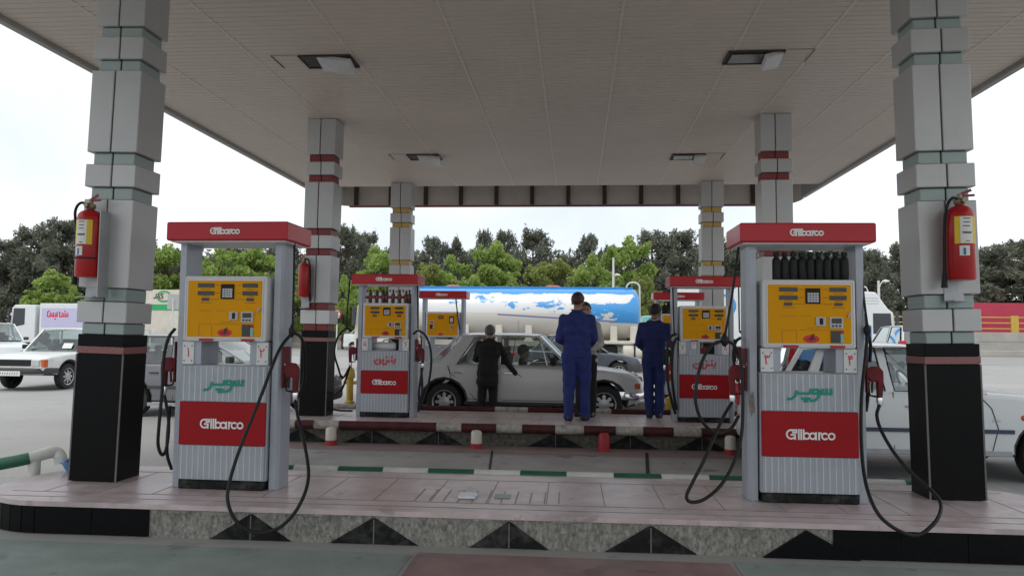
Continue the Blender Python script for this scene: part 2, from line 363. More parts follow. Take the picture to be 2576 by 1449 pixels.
            s.add(vs, [(n + i, n + (i + 1) % n, (i + 1) % n, i) for i in rng], mi)
    def build(s, name, mats, parent=None, smooth=None, loc=None, rz=None):
        me = bpy.data.meshes.new(name); me.from_pydata(s.v, [], s.f)
        for m_ in (mats if isinstance(mats, (list, tuple)) else [mats]): me.materials.append(m_)
        me.polygons.foreach_set('material_index', s.m)
        if smooth:
            me.polygons.foreach_set('use_smooth', [True] * len(me.polygons)); me.set_sharp_from_angle(angle=R(smooth))
        me.update()
        ob = bpy.data.objects.new(name, me); C.objects.link(ob)
        if parent is not None: ob.parent = parent
        if loc is not None: ob.location = loc
        if rz is not None: ob.rotation_euler = (0, 0, rz)
        return ob
def pieces(mb, name, mats, parent, smooth=None):
    """every loose piece of the builder becomes an object of its own"""
    n = len(mb.v); up = list(range(n))
    def find(i):
        while up[i] != i: up[i] = up[up[i]]; i = up[i]
        return i
    for f in mb.f:
        for k in f[1:]: up[find(k)] = find(f[0])
    gr = {}
    for f, mi in zip(mb.f, mb.m): gr.setdefault(find(f[0]), []).append((f, mi))
    for g_ in gr.values():
        q = MB(); mp = {}
        for f, mi in g_:
            for k in f:
                if k not in mp: mp[k] = len(q.v); q.v.append(mb.v[k])
            q.f.append(tuple(mp[k] for k in f)); q.m.append(mi)
        q.build(name, mats, parent, smooth)
def arc(cx, cz, r, a0, a1, n=10, rz=None):
    return [(cx + r * math.cos(R(a0 + (a1 - a0) * i / n)), cz + (rz or r) * math.sin(R(a0 + (a1 - a0) * i / n))) for i in range(n + 1)]
def spline(pts, n=8):
    P = [Vector(p) for p in pts]; o = []
    for i in range(len(P) - 1):
        p0 = P[i - 1] if i > 0 else P[i] * 2 - P[i + 1]; p1 = P[i]; p2 = P[i + 1]; p3 = P[i + 2] if i + 2 < len(P) else p2 * 2 - p1
        for j in range(n):
            t = j / n
            o.append(0.5 * ((2 * p1) + (p2 - p0) * t + (2 * p0 - 5 * p1 + 4 * p2 - p3) * t * t + (3 * p1 - p0 - 3 * p2 + p3) * t ** 3))
    o.append(P[-1]); return o
def tag(o, label, cat, group=None):
    o['label'] = label; o['category'] = cat
    if group: o['group'] = group
    return o
def thing(name, label, cat, loc=(0, 0, 0), rz=0.0, group=None):
    o = bpy.data.objects.new(name, None); C.objects.link(o); o.empty_display_size = 0.2
    o.location = loc; o.rotation_euler = (0, 0, rz)
    return tag(o, label, cat, group)
def struct(name, mb, mats, smooth=None):
    o = mb.build(name, mats, None, smooth); o['kind'] = 'structure'; return o
def copy_tree(o, parent=None):
    c = o.copy(); C.objects.link(c); c.parent = parent
    for ch in list(o.children): copy_tree(ch, c)
    return c

# lettering strokes (unit boxes)
def logo_lines():
    L = [arc(.46, .5, .42, 62, 318, 16), [(.46, .46), (.84, .46), (.84, .04)], [(.5, .92), (.96, .92), (.96, .66)], [(.62, .69), (.96, .69)]]
    x = .96
    for h in (.97, .97, .97):
        x += .235; L.append([(x, .04), (x, h)])
    L.append(arc(x + .29, .37, .29, 0, 360, 14)); x += .86
    L += [arc(x, .37, .29, 0, 360, 14), [(x + .33, .7), (x + .33, .04)]]; x += .62
    L += [[(x, .04), (x, .7)], [(x, .45), (x + .09, .62), (x + .2, .67)]]; x += .56
    L += [arc(x, .37, .29, 48, 312, 12)]; x += .64
    L += [arc(x, .37, .29, 0, 360, 14)]
    w = x + .29
    return [[(px / w - .5, (pz - .45) / w) for px, pz in l] for l in L]
LOGO = logo_lines()
def dot(x, y, r=.035): return [(x - r, y), (x + r, y)]
SUPER = [[(0.0, -.2), (.08, -.19), (.17, -.08), (.2, .1)], [(.2, .02), (.5, .02), (.53, .18)], dot(.36, -.17), dot(.46, -.17), dot(.41, -.27),
         arc(.64, .1, .08, 0, 360, 10), [(.72, .08), (.7, -.12), (.62, -.24), (.52, -.25)], [(.71, .02), (1.0, .02), (1.0, .2)], [(.9, .02), (.9, .19)], [(.8, .02), (.8, .18)]]
BENZIN = [[(1.0, .22), (1.0, .02), (.62, .02)], [(.84, .02), (.84, .2)], dot(.95, -.14), dot(.84, .36), [(.63, .14), (.62, -.05), (.56, -.2), (.46, -.25)], dot(.6, .34),
          [(.46, .2), (.46, .02), (.28, .02)], dot(.44, -.14), dot(.35, -.14), [(.28, .18), (.29, -.06), (.2, -.22), (.08, -.18), (.02, -.02), (.03, .1)], dot(.15, .12)]
DIG = {1: [[(-.06, .5), (.02, .1), (.04, -.5)]], 2: [[(-.25, .5), (-.14, .1), (-.1, -.5)], [(-.22, .3), (0, .2), (.2, .3), (.24, .5)]],
       3: [[(-.28, .5), (-.18, .1), (-.12, -.5)], [(-.24, .28), (-.1, .22), (-.02, .42)], [(-.02, .3), (.1, .22), (.24, .3), (.28, .5)]],
       4: [[(-.2, .5), (-.1, .1), (-.06, -.5)], [(.25, .45), (.08, .5), (-.02, .38), (.1, .26), (.27, .24)], [(-.16, .2), (.1, .18)]],
       5: [[(0, .5), (-.26, .05), (-.28, -.3), (-.1, -.38), (0, -.2), (.1, -.38), (.28, -.3), (.26, .05), (0, .5)]],
       6: [[(.24, .48), (-.05, .5), (-.2, .32), (-.08, .16), (.2, .16), (.1, -.1), (.05, -.5)]],
       7: [[(-.25, .5), (0, -.5), (.25, .5)]], 8: [[(-.25, -.5), (0, .5), (.25, -.5)]]}
XR, ZU = (1, 0, 0), (0, 0, 1)

# ================================================================== SETTING
g = MB(); g.quad((-400, -60, 0), (400, -60, 0), (400, 500, 0), (-400, 500, 0)); struct('ground', g, m_concrete)
g = MB(); g.quad((-400, 44, .006), (400, 44, .006), (400, 64.2, .006), (-400, 64.2, .006)); struct('road', g, m_road)
g = MB(); g.quad((-9, -2, .004), (-1.06, -2, .004), (-1.06, 4.98, .004), (-9, 4.98, .004)); struct('green_pavement', g, m_greenpaint)
g = MB(); g.quad((1.02, -2, .004), (9, -2, .004), (9, 5.06, .004), (1.02, 5.06, .004)); struct('green_pavement', g, m_greenpaint)
g = MB(); g.quad((-1.03, -2, .004), (.99, -2, .004), (.99, 5.02, .004), (-1.03, 5.02, .004)); struct('red_pavement', g, m_redpaint)
g = MB(); g.quad((-4.6, 6.7, .004), (4.2, 6.7, .004), (4.2, 9.2, .004), (-4.6, 9.2, .004)); struct('lane_pavement', g, m_lane)
g = MB(); g.quad((-4.6, 9.21, .005), (4.2, 9.21, .005), (4.2, 9.78, .005), (-4.6, 9.78, .005)); struct('lane_pavement', g, m_lanered)
g = MB()
for a, b, w in (((-1.02, 9.4), (-.8, 6.9), .012), ((.88, 9.5), (.66, 6.9), .02)):
    g.quad((a[0] - w, a[1], .009), (b[0] - w, b[1], .009), (b[0] + w, b[1], .009), (a[0] + w, a[1], .009))
struct('pavement_joints', g, m_black)

def island_outline(x0, x1, y0, y1, r, n=10, inset=0):
    x0 += inset; x1 -= inset; y0 += inset; y1 -= inset; r = min(r, (y1 - y0) / 2) - inset * .5; P = []
    for cx, cy, a in ((x1 - r, y0 + r, -90), (x1 - r, y1 - r, 0), (x0 + r, y1 - r, 90), (x0 + r, y0 + r, 180)):
        P += [(cx + r * math.cos(R(a + 90 * i / n)), cy + r * math.sin(R(a + 90 * i / n))) for i in range(n + 1)]
    return P
def island(label, x0, x1, y0, y1, h, r, tri, half, black_l, black_r, lines=True, yaw=0.0, tilehole=None, kerbmat=None):
    t = thing('pump_island', label, 'pump island', (0, 0, 0), yaw, 'raised pump islands')
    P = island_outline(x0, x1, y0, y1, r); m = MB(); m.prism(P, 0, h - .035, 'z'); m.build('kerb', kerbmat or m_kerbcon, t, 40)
    m = MB(); Q = island_outline(x0 - .012, x1 + .012, y0 - .012, y1 + .012, r)
    # slightly ragged tile edge
    Q = [(x, y + (0)) for x, y in Q]
    m.prism(Q, h - .035, h, 'z')
    m.build('tile_deck', m_tile, t)
    m = MB()
    if lines:
        for y in (y0 + .14, y0 + .3, y1 - .26): m.box(x0 + .25, x1 - .25, y - .005, y + .005, h + .0005, h + .002)
        for k in range(int((x1 - x0) / .42)): 
            x = x0 + .5 + .42 * k; m.box(x - .003, x + .003, y0 + .3, y1 - .26, h + .0005, h + .0018)
        if tilehole:
            for k in range(11):
                x = tilehole[0] + k * .105; m.box(x - .004, x + .004, tilehole[1] + rnd.uniform(0, .06), tilehole[2] - rnd.uniform(0, .05), h + .0008, h + .0025)
        m.build('tile_joints', m_tilegrout, t)
    m = MB()
    for k, x in enumerate(tri):
        hf = half * (1 + .08 * math.sin(k * 2.3)); m.prism([(x - hf, .004), (x + hf, .004), (x + .01, h - .05), (x - .01, h - .05)], y0 - .008, y0 + .01, 'y')
    pieces(m, 'granite_triangle', m_granitedull, t)
    m = MB()
    for x in tri: m.box(x - .004, x + .004, y0 - .0105, y0 - .0085, .006, h - .06)
    if tri: pieces(m, 'stone_joint', m_grout, t)
    # black granite facing at the rounded ends, in narrow vertical slabs
    for a, b in (black_l, black_r):
        if a is None: continue
        m = MB(); n = len(P); seg = []
        for i in range(n):
            p, q = Vector((*P[i], 0)), Vector((*P[(i + 1) % n], 0))
            if (q - p).length < 1e-4: continue
            if (q - p).length > .5:
                k = int((q - p).length / .45) + 1
                for j in range(k): seg.append((p.lerp(q, j / k), p.lerp(q, (j + 1) / k)))
            else: seg.append((p, q))
        for p, q in seg:
            c_ = (p + q) / 2
            if not (a <= c_.x <= b) : continue
            d = (q - p).normalized(); nr = Vector((d.y, -d.x, 0)); ins = d * .003
            o = [p + ins + nr * .012, q - ins + nr * .012, q - ins, p + ins]
            m.prism([(v.x, v.y) for v in o], .006, h - .037, 'z')
        m.build('granite_facing', m_granite, t)
    return t
H1 = .23
isl1 = island('front pump island with pinkish tiles and black granite triangles along its grey kerb', -4.44, 3.66, 5.19, 6.6, H1, .66,
              (-2.2, -1.33, -.40, .55), .29, (-9, -2.93), (1.62, 9), yaw=.008, tilehole=(-1.12, 5.5, 5.95))
m = MB(); m.prism([(1.28, .004), (1.9, .004), (1.56, .185)], 5.165, 5.19, 'y'); m.build('granite_triangle', m_granite, isl1)
m = MB(); m.box(-.86, -.73, 5.6, 5.75, H1 + .004, H1 + .022, c=.004)
tag(m.build('cover_plate', m_coverwhite), 'small light grey square cover plate on the front island tiles', 'cover plate')
m = MB(); m.box(-.6, -.48, 5.66, 5.8, H1 + .0035, H1 + .007)
tag(m.build('cover_plate', m_clad_green), 'dull grey cover plate flush in the tiles beside the light one', 'cover plate')
H2 = .23
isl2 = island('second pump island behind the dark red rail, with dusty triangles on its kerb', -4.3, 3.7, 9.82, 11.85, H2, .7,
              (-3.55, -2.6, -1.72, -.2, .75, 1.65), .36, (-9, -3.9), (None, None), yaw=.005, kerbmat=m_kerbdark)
H3 = .23
isl3 = island('farthest pump island under the back edge of the canopy', -4.3, 3.7, 14.3, 16.1, H3, .7, (), .3, (None, None), (None, None), yaw=.004)

def rail(label, x0, x1, y, z, r, seg, mats, start, group, post=None, white=None, yaw=0):
    t = thing('guard_rail', label, 'guard rail', (0, 0, 0), yaw, group)
    if white is None:
        x = x0; k = start
        while x < x1 - 1e-3:
            xe = min(x + seg, x1); m = MB(); m.tube([(x, y, z), (xe - .003, y, z)], r, 14); m.build('rail_segment', mats[k % 2], t, 50); x = xe; k += 1
    else:
        cuts = sorted(white); x = x0
        for a, b in cuts + [(x1, x1)]:
            if a > x + .01: m = MB(); m.tube([(x, y, z), (a - .003, y, z)], r, 14); m.build('rail_segment', mats[0], t, 50)
            if b > a: m = MB(); m.tube([(a, y, z), (b - .003, y, z)], r * 1.02, 14); m.build('rail_segment', mats[1], t, 50)
            x = b
    for px in (post or ()):
        m = MB(); m.tube([(px, y, .0), (px, y, z - r * .5)], r * .8, 12); m.build('post', mats[0], t, 50)
    return t
rail('green and white striped pipe rail along the back of the front island', -2.85, 3.3, 6.68, .212, .048, .405, (m_pipegreen, m_pipewhite), 0, 'painted pipe rails', post=(-2.6, -.6, 1.4, 3.1), yaw=.008)
rail('dark red pipe rail with short white bands in front of the second island', -4.2, 3.6, 9.70, .245, .058, .4, (m_piped, m_pipedirty), 0, 'painted pipe rails',
     white=[(-3.72, -3.58), (-3.33, -3.0), (-1.72, -1.4), (-.95, -.62), (-.2, .16), (.56, .9), (1.28, 1.62), (2.5, 2.85)], yaw=.005)
rail('red and white pipe rail along the back of the second island beside the silver sedan', -4.2, 3.6, 11.98, .25, .05, .4, (m_piped, m_pipedirty), 0, 'painted pipe rails',
     white=[(-3.9, -3.3), (-1.2, -.68), (.35, .62), (1.6, 2.2)], post=(-3.5, -1.6, .2, 2.0), yaw=.005)
BOL = [(-3.12, 'white bollard with red foot under the rail, nearest the left column', 0), (-1.24, 'white bollard with red foot by the rail below the man in black', 0),
       (.36, 'all red bollard by the rail below the man in blue', 1), (1.9, 'white bollard with red foot behind the looping hoses of the right dispenser', 0)]
for x, lab, k in BOL:
    t = thing('bollard', lab, 'bollard', (x, 9.56, 0), 0, 'short bollards in front of the second island')
    m = MB(); m.lathe([(.07, .07), (.068, .2), (.055, .225), (.02, .235)], 16); m.build('post', m_bolred if k else m_cream, t, 40)
    m = MB(); m.lathe([(.073, 0), (.073, .068)], 16); m.build('foot', m_bolred, t, 40)
m = MB(); m.lathe([(.21, .006), (.21, .014), (.19, .018)], 24, o=(-1.6, 6.95, 0)); tag(m.build('manhole_cover', m_lampdark, None, 40), 'dark round manhole cover in the lane behind the front island', 'manhole cover')

m = MB(); rr = random.Random(9); x = -2.85
while x < 1.6:
    w = rr.uniform(.05, .5); d = rr.uniform(.012, .03)
    if rr.random() < .6: m.prism([(x, H1 - .036), (x + w * .2, H1 - .036 - d), (x + w * .7, H1 - .036 - d * rr.uniform(.5, 1.2)), (x + w, H1 - .036)], 5.172, 5.1895, 'y')
    x += w + rr.uniform(.02, .3)
pieces(m, 'tile_mortar', m_kerbcon, isl1)
# bent guard pipes at the ends of the front island
def guard(label, path, split, loc_post):
    t = thing('guard_pipe', label, 'guard pipe', (0, 0, 0), 0, 'bent guard pipes')
    P = spline(path, 10); k = int(len(P) * split)
    m = MB(); m.tube(P[:k + 1], .052, 16); m.build('green_pipe', m_pipegreen, t, 50)
    m = MB(); m.tube(P[k:], .052, 16)
    m.tube([loc_post, (loc_post[0], loc_post[1], path[3][2])], .048, 14); m.build('white_pipe', m_pipewhite, t, 50)
GP_ = [at(-420, 1225, 5.7), at(-150, 1195, 6.05), at(0, 1167, 6.25), at(75, 1152, 6.35), at(120, 1139, 6.45), at(142, 1138, 6.5), at(152, 1150, 6.5), at(154, 1166, 6.5)]
guard('thick green and white bent guard pipe at the left end of the front island', GP_, .43, (at(88, 1150, 6.38).x, 6.38, .05))
m = MB()
t = thing('guard_pipe', 'white ball topped green guard post at the right end of the front island', 'guard pipe', (4.06, 6.92, 0), 0, 'bent guard pipes')
m.lathe([(.07, 0), (.07, .2)], 14); m.build('post', m_pipegreen, t, 40)
m = MB(); m.lathe([(.02, .19), (.08, .21), (.115, .27), (.12, .3), (.1, .36), (.05, .4), (.005, .41)], 16); m.build('ball_cap', m_pipewhite, t, 60)
t = thing('basin', 'shallow blue plastic basin behind the foot of the left front column', 'basin', (-4.22, 6.3, H1 + .002))
m = MB(); m.lathe([(.15, 0), (.185, .065), (.2, .085), (.2, .093), (.18, .088), (.145, .02), (.01, .015)], 24); m.build('bowl', m_bluebasin, t, 50)

# ------------------------------------------------------------------ canopy
CX0, CX1, CY0, CY1, CZ = -5.78, 5.0, -1.5, 15.9, 4.6
t = thing('canopy', 'wide flat station canopy with ribbed beige metal ceiling', 'canopy', (0, 0, 0))
m = MB(); P = []
y = CY0; k = 0
while y < CY1 - .01:     # shallow ribs along x
    P.append((y, 0)); P.append((y + .08, 0)); P.append((y + .084, .006)); P.append((y + .098, .006)); P.append((y + .102, 0)); y += .11
P = [(min(a, CY1), b) for a, b in P]
vs = []; 
for a, b in P: vs += [(CX0, a, CZ + b), (CX1, a, CZ + b)]
m.add(vs, [(2 * i, 2 * i + 2, 2 * i + 3, 2 * i + 1) for i in range(len(P) - 1)])
m.build('ceiling_panels', m_soffit, t)
m = MB()
for x in (-4.86, -3.72, -2.55, -1.33, -.42, .44, 1.73, 2.6, 3.45, 4.3): m.box(x - .014, x + .014, CY0, CY1, CZ - .004, CZ - .0005)
pieces(m, 'seam_strip', m_seam, t)
m = MB(); m.box(CX0, CX1, CY0, 17.58, CZ + .46, CZ + .6); m.build('roof_deck', m_fascia, t)
m = MB()
m.box(CX0 - .1, CX0 - .002, CY0, 17.2, CZ - .055, CZ + .62, c=.012); m.box(CX1 + .002, CX1 + .1, CY0, 17.2, CZ - .055, CZ + .62, c=.012)
m.box(CX0, CX1, CY0 - .12, CY0 - .002, CZ - .08, CZ + .62, c=.012)
pieces(m, 'side_fascia', m_fascia, t)
m = MB(); m.box(CX0 + .35, CX1 - .35, 17.6, 17.66, CZ - .13, CZ + .62, c=.005)
for sx in (-1, 1):      # rounded corners back to the side fascia
    cx = CX0 + .35 if sx < 0 else CX1 - .35
    pts = [(cx + sx * .42 * math.sin(R(a)), 17.2 + .43 * math.cos(R(a))) for a in range(0, 91, 15)]
    for p, q in zip(pts[:-1], pts[1:]):
        za, zb = CZ - .13 + .075 * (17.63 - p[1]) / .43, CZ - .13 + .075 * (17.63 - q[1]) / .43
        m.quad((p[0], p[1], za), (q[0], q[1], zb), (q[0], q[1], CZ + .6), (p[0], p[1], CZ + .6))
m.build('back_fascia', m_fasciaback, t)
m = MB(); m.box(CX0 + .35, CX1 - .35, 17.585, 17.675, CZ - .16, CZ - .132); m.build('edge_trim', m_redtrim, t)
m = MB()
for k in range(-6, 6):
    x = -.19 + k * .845
    m.box(x - .045, x + .045, 17.53, 17.598, CZ - .12, CZ + .45)
pieces(m, 'fascia_rib', m_rib, t)

def ceiling_light(x, y, label, sx, sy, tilt, dark):
    t = thing('ceiling_light', label, 'ceiling light', (x, y, CZ), 0, 'recessed ceiling floodlights')
    m = MB(); w, d = sx / 2, sy / 2
    for a, b, c_, e in ((-w, w, -d, -d + .016), (-w, w, d - .016, d), (-w, -w + .016, -d + .016, d - .016), (w - .016, w, -d + .016, d - .016)): m.box(a, b, c_, e, -.022, -.002, c=.003)
    m.build('frame', m_lampdark, t)
    m = MB(); m.box(-w + .03, w - .03, -d + .03, d - .03, -.012, -.004); m.build('housing', m_lampdark, t)
    Mx = Matrix.Translation((.1 * (1 if not dark else 2.0), -.02, -.06)) @ Matrix.Rotation(R(tilt), 4, 'Y') @ Matrix.Rotation(R(-10), 4, 'X')
    m = MB(); q = .2 if not dark else .1
    m.box(-q, q, -d + .05, d - .05, -.03, .03, c=.01, mat4=Mx); m.build('lens', m_lampglass, t, 30)
    if dark: m = MB(); m.box(-w + .05, w - .2, -d + .06, d - .06, -.028, -.013, c=.005); m.build('bowl_glass', m_brownglass, t)
    e = 1 if dark else -1; m = MB(); m.box(e * (w + .31) - .006, e * (w + .31) + .006, -d, d, -.006, -.001); m.build('access_panel_edge', m_rib, t); m = MB(); m.box(min(e * (w + .3), e * (w + .02)), max(e * (w + .3), e * (w + .02)), -d - .008, -d, -.005, -.001); m.build('access_panel_edge', m_seamdark, t)
ceiling_light(-2.88, 8.42, 'tilted floodlight in the near left of the canopy ceiling', .62, .4, 9, False)
ceiling_light(1.98, 8.55, 'dark recessed floodlight in the near right of the canopy ceiling', .62, .4, -14, True)
ceiling_light(-2.72, 13.2, 'bright floodlight in the far left of the canopy ceiling near a rear column', .58, .42, 9, False)
ceiling_light(1.95, 13.35, 'floodlight in the far right of the canopy ceiling', .58, .42, -8, True)
# ------------------------------------------------------------------ columns
LEV_F = [(1.41, 1.5, 'r'), (1.5, 1.68, 'b'), (1.68, 1.785, 'r'), (1.785, 2.515, 'b'), (2.515, 2.613, 'r'), (2.613, 2.805, 'b'), (2.805, 2.9, 'r'), (2.9, 3.59, 'b'), (3.59, 3.68, 'r'), (3.68, 3.875, 'b'), (3.875, 3.96, 'r'), (3.96, 4.6, 'b')]
LEV_B = [(1.464, 1.56, 'r'), (1.56, 1.768, 'b'), (1.768, 1.868, 'r'), (1.868, 2.57, 'b'), (2.57, 2.665, 'r'), (2.665, 2.868, 'b'), (2.868, 2.962, 'r'), (2.962, 3.655, 'b'), (3.655, 3.755, 'r'), (3.755, 3.955, 'b'), (3.955, 4.06, 'r'), (4.06, 4.6, 'b')]
def column(label, x0, x1, y0, dep, lev, recmat, lean=0.0, base_z=H1, lowwhite=False):
    cx = (x0 + x1) / 2; w = (x1 - x0) / 2; t = thing('column', label, 'column', (cx, y0 + dep / 2, base_z), 0, 'canopy columns')
    t.rotation_euler = (0, lean, 0); d = dep / 2; zb = lev[0][0] - base_z
    m = MB(); m.box(-w + .03, w - .03, -d + .03, d - .03, 0, CZ - base_z - .002); m.build('core', m_black, t)
    m = MB(); m.box(-w, w, -d, d, .001, zb - .155, c=.006); m.box(-w, w, -d, d, zb - .098, zb - .001, c=.004); m.build('granite_base', m_granite, t)
    m = MB(); m.box(-w - .002, w + .002, -d - .002, d + .002, zb - .154, zb - .099); m.build('red_stripe', m_redstone, t)
    m = MB()
    for sx in (-1, 1): m.box(sx * w - .006, sx * w + .006, -d - .003, -d + .006, .002, zb - .16)
    pieces(m, 'corner_strip', m_grout, t)
    for i, (za, zc, kind) in enumerate(lev):
        za -= base_z; zc -= base_z; e = (.016 if kind == 'b' else -.02) + rnd.uniform(-.0025, .0025)
        m = MB(); gap = .006; j = .012 * (1 if i % 4 < 2 else -1)
        eps = .004 if kind == 'b' else 0
        m.box(-w - e, j - gap, -d - e, d + e, za + eps, zc - eps, c=.005); m.box(j + gap, w + e, -d - e, d + e, za + eps, zc - eps, c=.005)
        mt = m_clad if kind == 'b' else recmat
        if lowwhite and kind == 'b' and zc + base_z < 1.8: mt = m_clad_white
        pieces(m, 'cladding_panel' if kind == 'b' else 'recess_panel', mt, t)
    return t
column('left front column, silver cladding on a black granite foot, holding a fire extinguisher', -4.06, -3.665, 5.84, .34, LEV_F, m_clad_green, lean=R(1.25))
column('right front column, silver cladding on a black granite foot beside the white hatchback', 2.685, 3.09, 6.05, .33, LEV_F, m_clad_green, lean=R(-1.0))
column('middle left column with dark red bands behind the left front dispenser', -4.0, -3.6, 10.75, .36, LEV_B, m_clad_red, lean=R(.5), lowwhite=True)
column('middle right column with dark red bands behind the right front dispenser', 2.62, 3.02, 10.8, .33, LEV_B, m_clad_red, lean=R(-.2))
column('rear left column with ochre bands above the second row dispenser', -3.88, -3.47, 15.5, .36, LEV_B, m_clad_yellow)
column('rear right column with ochre bands behind the second row right dispenser', 2.55, 2.96, 15.5, .36, LEV_B, m_clad_yellow)

# ------------------------------------------------------------------ fire extinguishers
def extinguisher(label, loc, rz, r, h, lab=True, bracket_side=1, hose_side=-1, ring=False):
    t = thing('fire_extinguisher', label, 'fire extinguisher', loc, rz, 'fire extinguishers on columns')
    m = MB(); m.lathe([(r * .93, 0), (r, .012), (r, h * .86), (r * .93, h * .92), (r * .72, h * .965), (r * .42, h * .99), (r * .3, h)], 28)
    if ring: m.lathe([(r * 1.02, h * .26), (r * 1.03, h * .265), (r * 1.03, h * .28), (r * 1.02, h * .285)], 28, 1)
    m.build('cylinder', [m_exred, m_black], t, 40)
    m = MB(); m.lathe([(r * .3, h), (r * .42, h + .015), (r * .42, h + .04), (r * .2, h + .05), (r * .18, h + .085)], 12); m.lathe([(.018, -r * .7), (.022, -r * .35)], 10, o=(0, 0, h + .03), axis='y'); m.build('valve', m_brass, t, 40)
    m = MB(); m.bar((0, 0, h + .08), (-hose_side * r * .8, -.02, h + .115), .022, .006); m.bar((0, 0, h + .07), (-hose_side * r * 1.05, -.02, h + .075), .018, .006); m.build('lever', m_redtrim, t)
    m = MB(); hs = hose_side; m.tube(spline([(0, -.01, h + .035), (hs * r * .7, -.03, h + .05), (hs * r * 1.15, -.03, h - .02), (hs * r * 1.2, 0, h * .7), (hs * r * 1.2, .01, h * .3), (hs * r * 1.22, .01, h * .12)], 8), .011, 8)
    m.tube([(hs * r * 1.22, .01, h * .12), (hs * r * 1.25, .01, -.06)], [.012, .024], 10); m.build('hose', m_rubber, t, 50)
    if lab:
        def patch(a0, a1, z0, z1, rr, mi, mb):
            k = 8; vs = []
            for i in range(k + 1):
                a = R(a0 + (a1 - a0) * i / k); vs += [(rr * math.sin(a), -rr * math.cos(a), z0), (rr * math.sin(a), -rr * math.cos(a), z1)]
            mb.add(vs, [(2 * i, 2 * i + 2, 2 * i + 3, 2 * i + 1) for i in range(k)], mi)
        m = MB(); patch(-52, 46, h * .47, h * .83, r + .0015, 0, m); patch(-30, 22, h * .475, h * .825, r + .003, 1, m)
        for zz, a, b in ((.8, -18, 12), (.62, -24, 16), (.605, -20, 14), (.5, -10, 6), (.75, -16, 10), (.7, -20, 8)): patch(a, b, h * zz - .003, h * zz + .003, r + .0045, 2, m)
        m.build('instruction_label', [m_exyellow, m_paper, m_txtdark], t, 50)
        m = MB(); a = 22 if bracket_side < 0 else -14; patch(a - 20, a + 20, h * .31, h * .44, r + .002, 0, m); patch(a - 6, a + 4, h * .32, h * .41, r + .0035, 1, m); m.build('inspection_sticker', [m_paper, m_bluegate], t, 50)
    m = MB(); bs = bracket_side
    m.box(-r * .75, r * .75, r + .004, r + .012, -.16, h * .98); m.box(bs * r * 1.12 - .004, bs * r * 1.12 + .004, -.03, r + .012, -.16, h * .98) if bs else None
    m.box(-r * .7, r * .7, -r * .2, r + .004, -.16, -.152)
    m.build('wall_bracket', m_bracket, t)
    return t
extinguisher('red fire extinguisher with yellow label on the left front column', (-3.9, 5.73, 1.865), 0, .094, .545, True, 1, -1, ring=True)
extinguisher('red fire extinguisher with yellow label on the right front column', (2.89, 5.93, 1.89), R(4), .098, .565, True, 0, -1)
extinguisher('plain dark red fire extinguisher on the middle left column', (-3.93, 10.63, 1.95), 0, .078, .5, False, 0, 1)

# ------------------------------------------------------------------ fuel dispensers
def nozzle(parent, x, y, z, s, body=None, rot=0.0, k=1.0):
    """hangs on a side of the dispenser: s = +1 right, -1 left"""
    Mx = Matrix.Translation((x, y, z)) @ Matrix.Rotation(rot, 4, 'Z') @ Matrix.Scale(k, 4)
    def P(a): return tuple(Mx @ Vector((s * a[0], a[1], a[2])))
    m = MB(); poly = [(.015, .045), (.06, .068), (.105, .062), (.13, .03), (.132, -.03), (.122, -.165), (.088, -.165), (.085, -.045), (.04, -.05), (.012, -.01)]
    for q, (y0, y1, sc) in enumerate(((-.022, .022, 1.0),)):
        vs = [P((a, y0, b)) for a, b in poly] + [P((a, y1, b)) for a, b in poly]; n = len(poly)
        m.add(vs, [tuple(range(n)), tuple(reversed(range(n, 2 * n)))] + [(i, i + n, (i + 1) % n + n, (i + 1) % n) for i in range(n)])
    o = m.build('nozzle', body or m_noz, parent)
    b = o.modifiers.new('bevel', 'BEVEL'); b.width = .008; b.segments = 2
    m = MB(); m.tube([P(a) for a in ((.03, 0, .03), (-.005, 0, .075), (-.03, 0, .13))], .012, 10); m.build('spout', m_silver, o, 50)
    m = MB(); m.tube([P(a) for a in ((.03, 0, -.05), (.025, 0, -.09), (.035, 0, -.15), (.09, 0, -.16))], .008, 8); m.bar(P((.055, 0, -.05)), P((.05, 0, -.13)), .012, .012); m.build('trigger_guard', m_rubber, o, 50)
    m = MB(); m.tube([P((.105, 0, -.165)), P((.105, 0, -.18)), P((.105, 0, -.235))], [.021, .024, .017], 12); m.build('coupling', m_silver, o, 50)
    return Vector(P((.105, 0, -.235)))

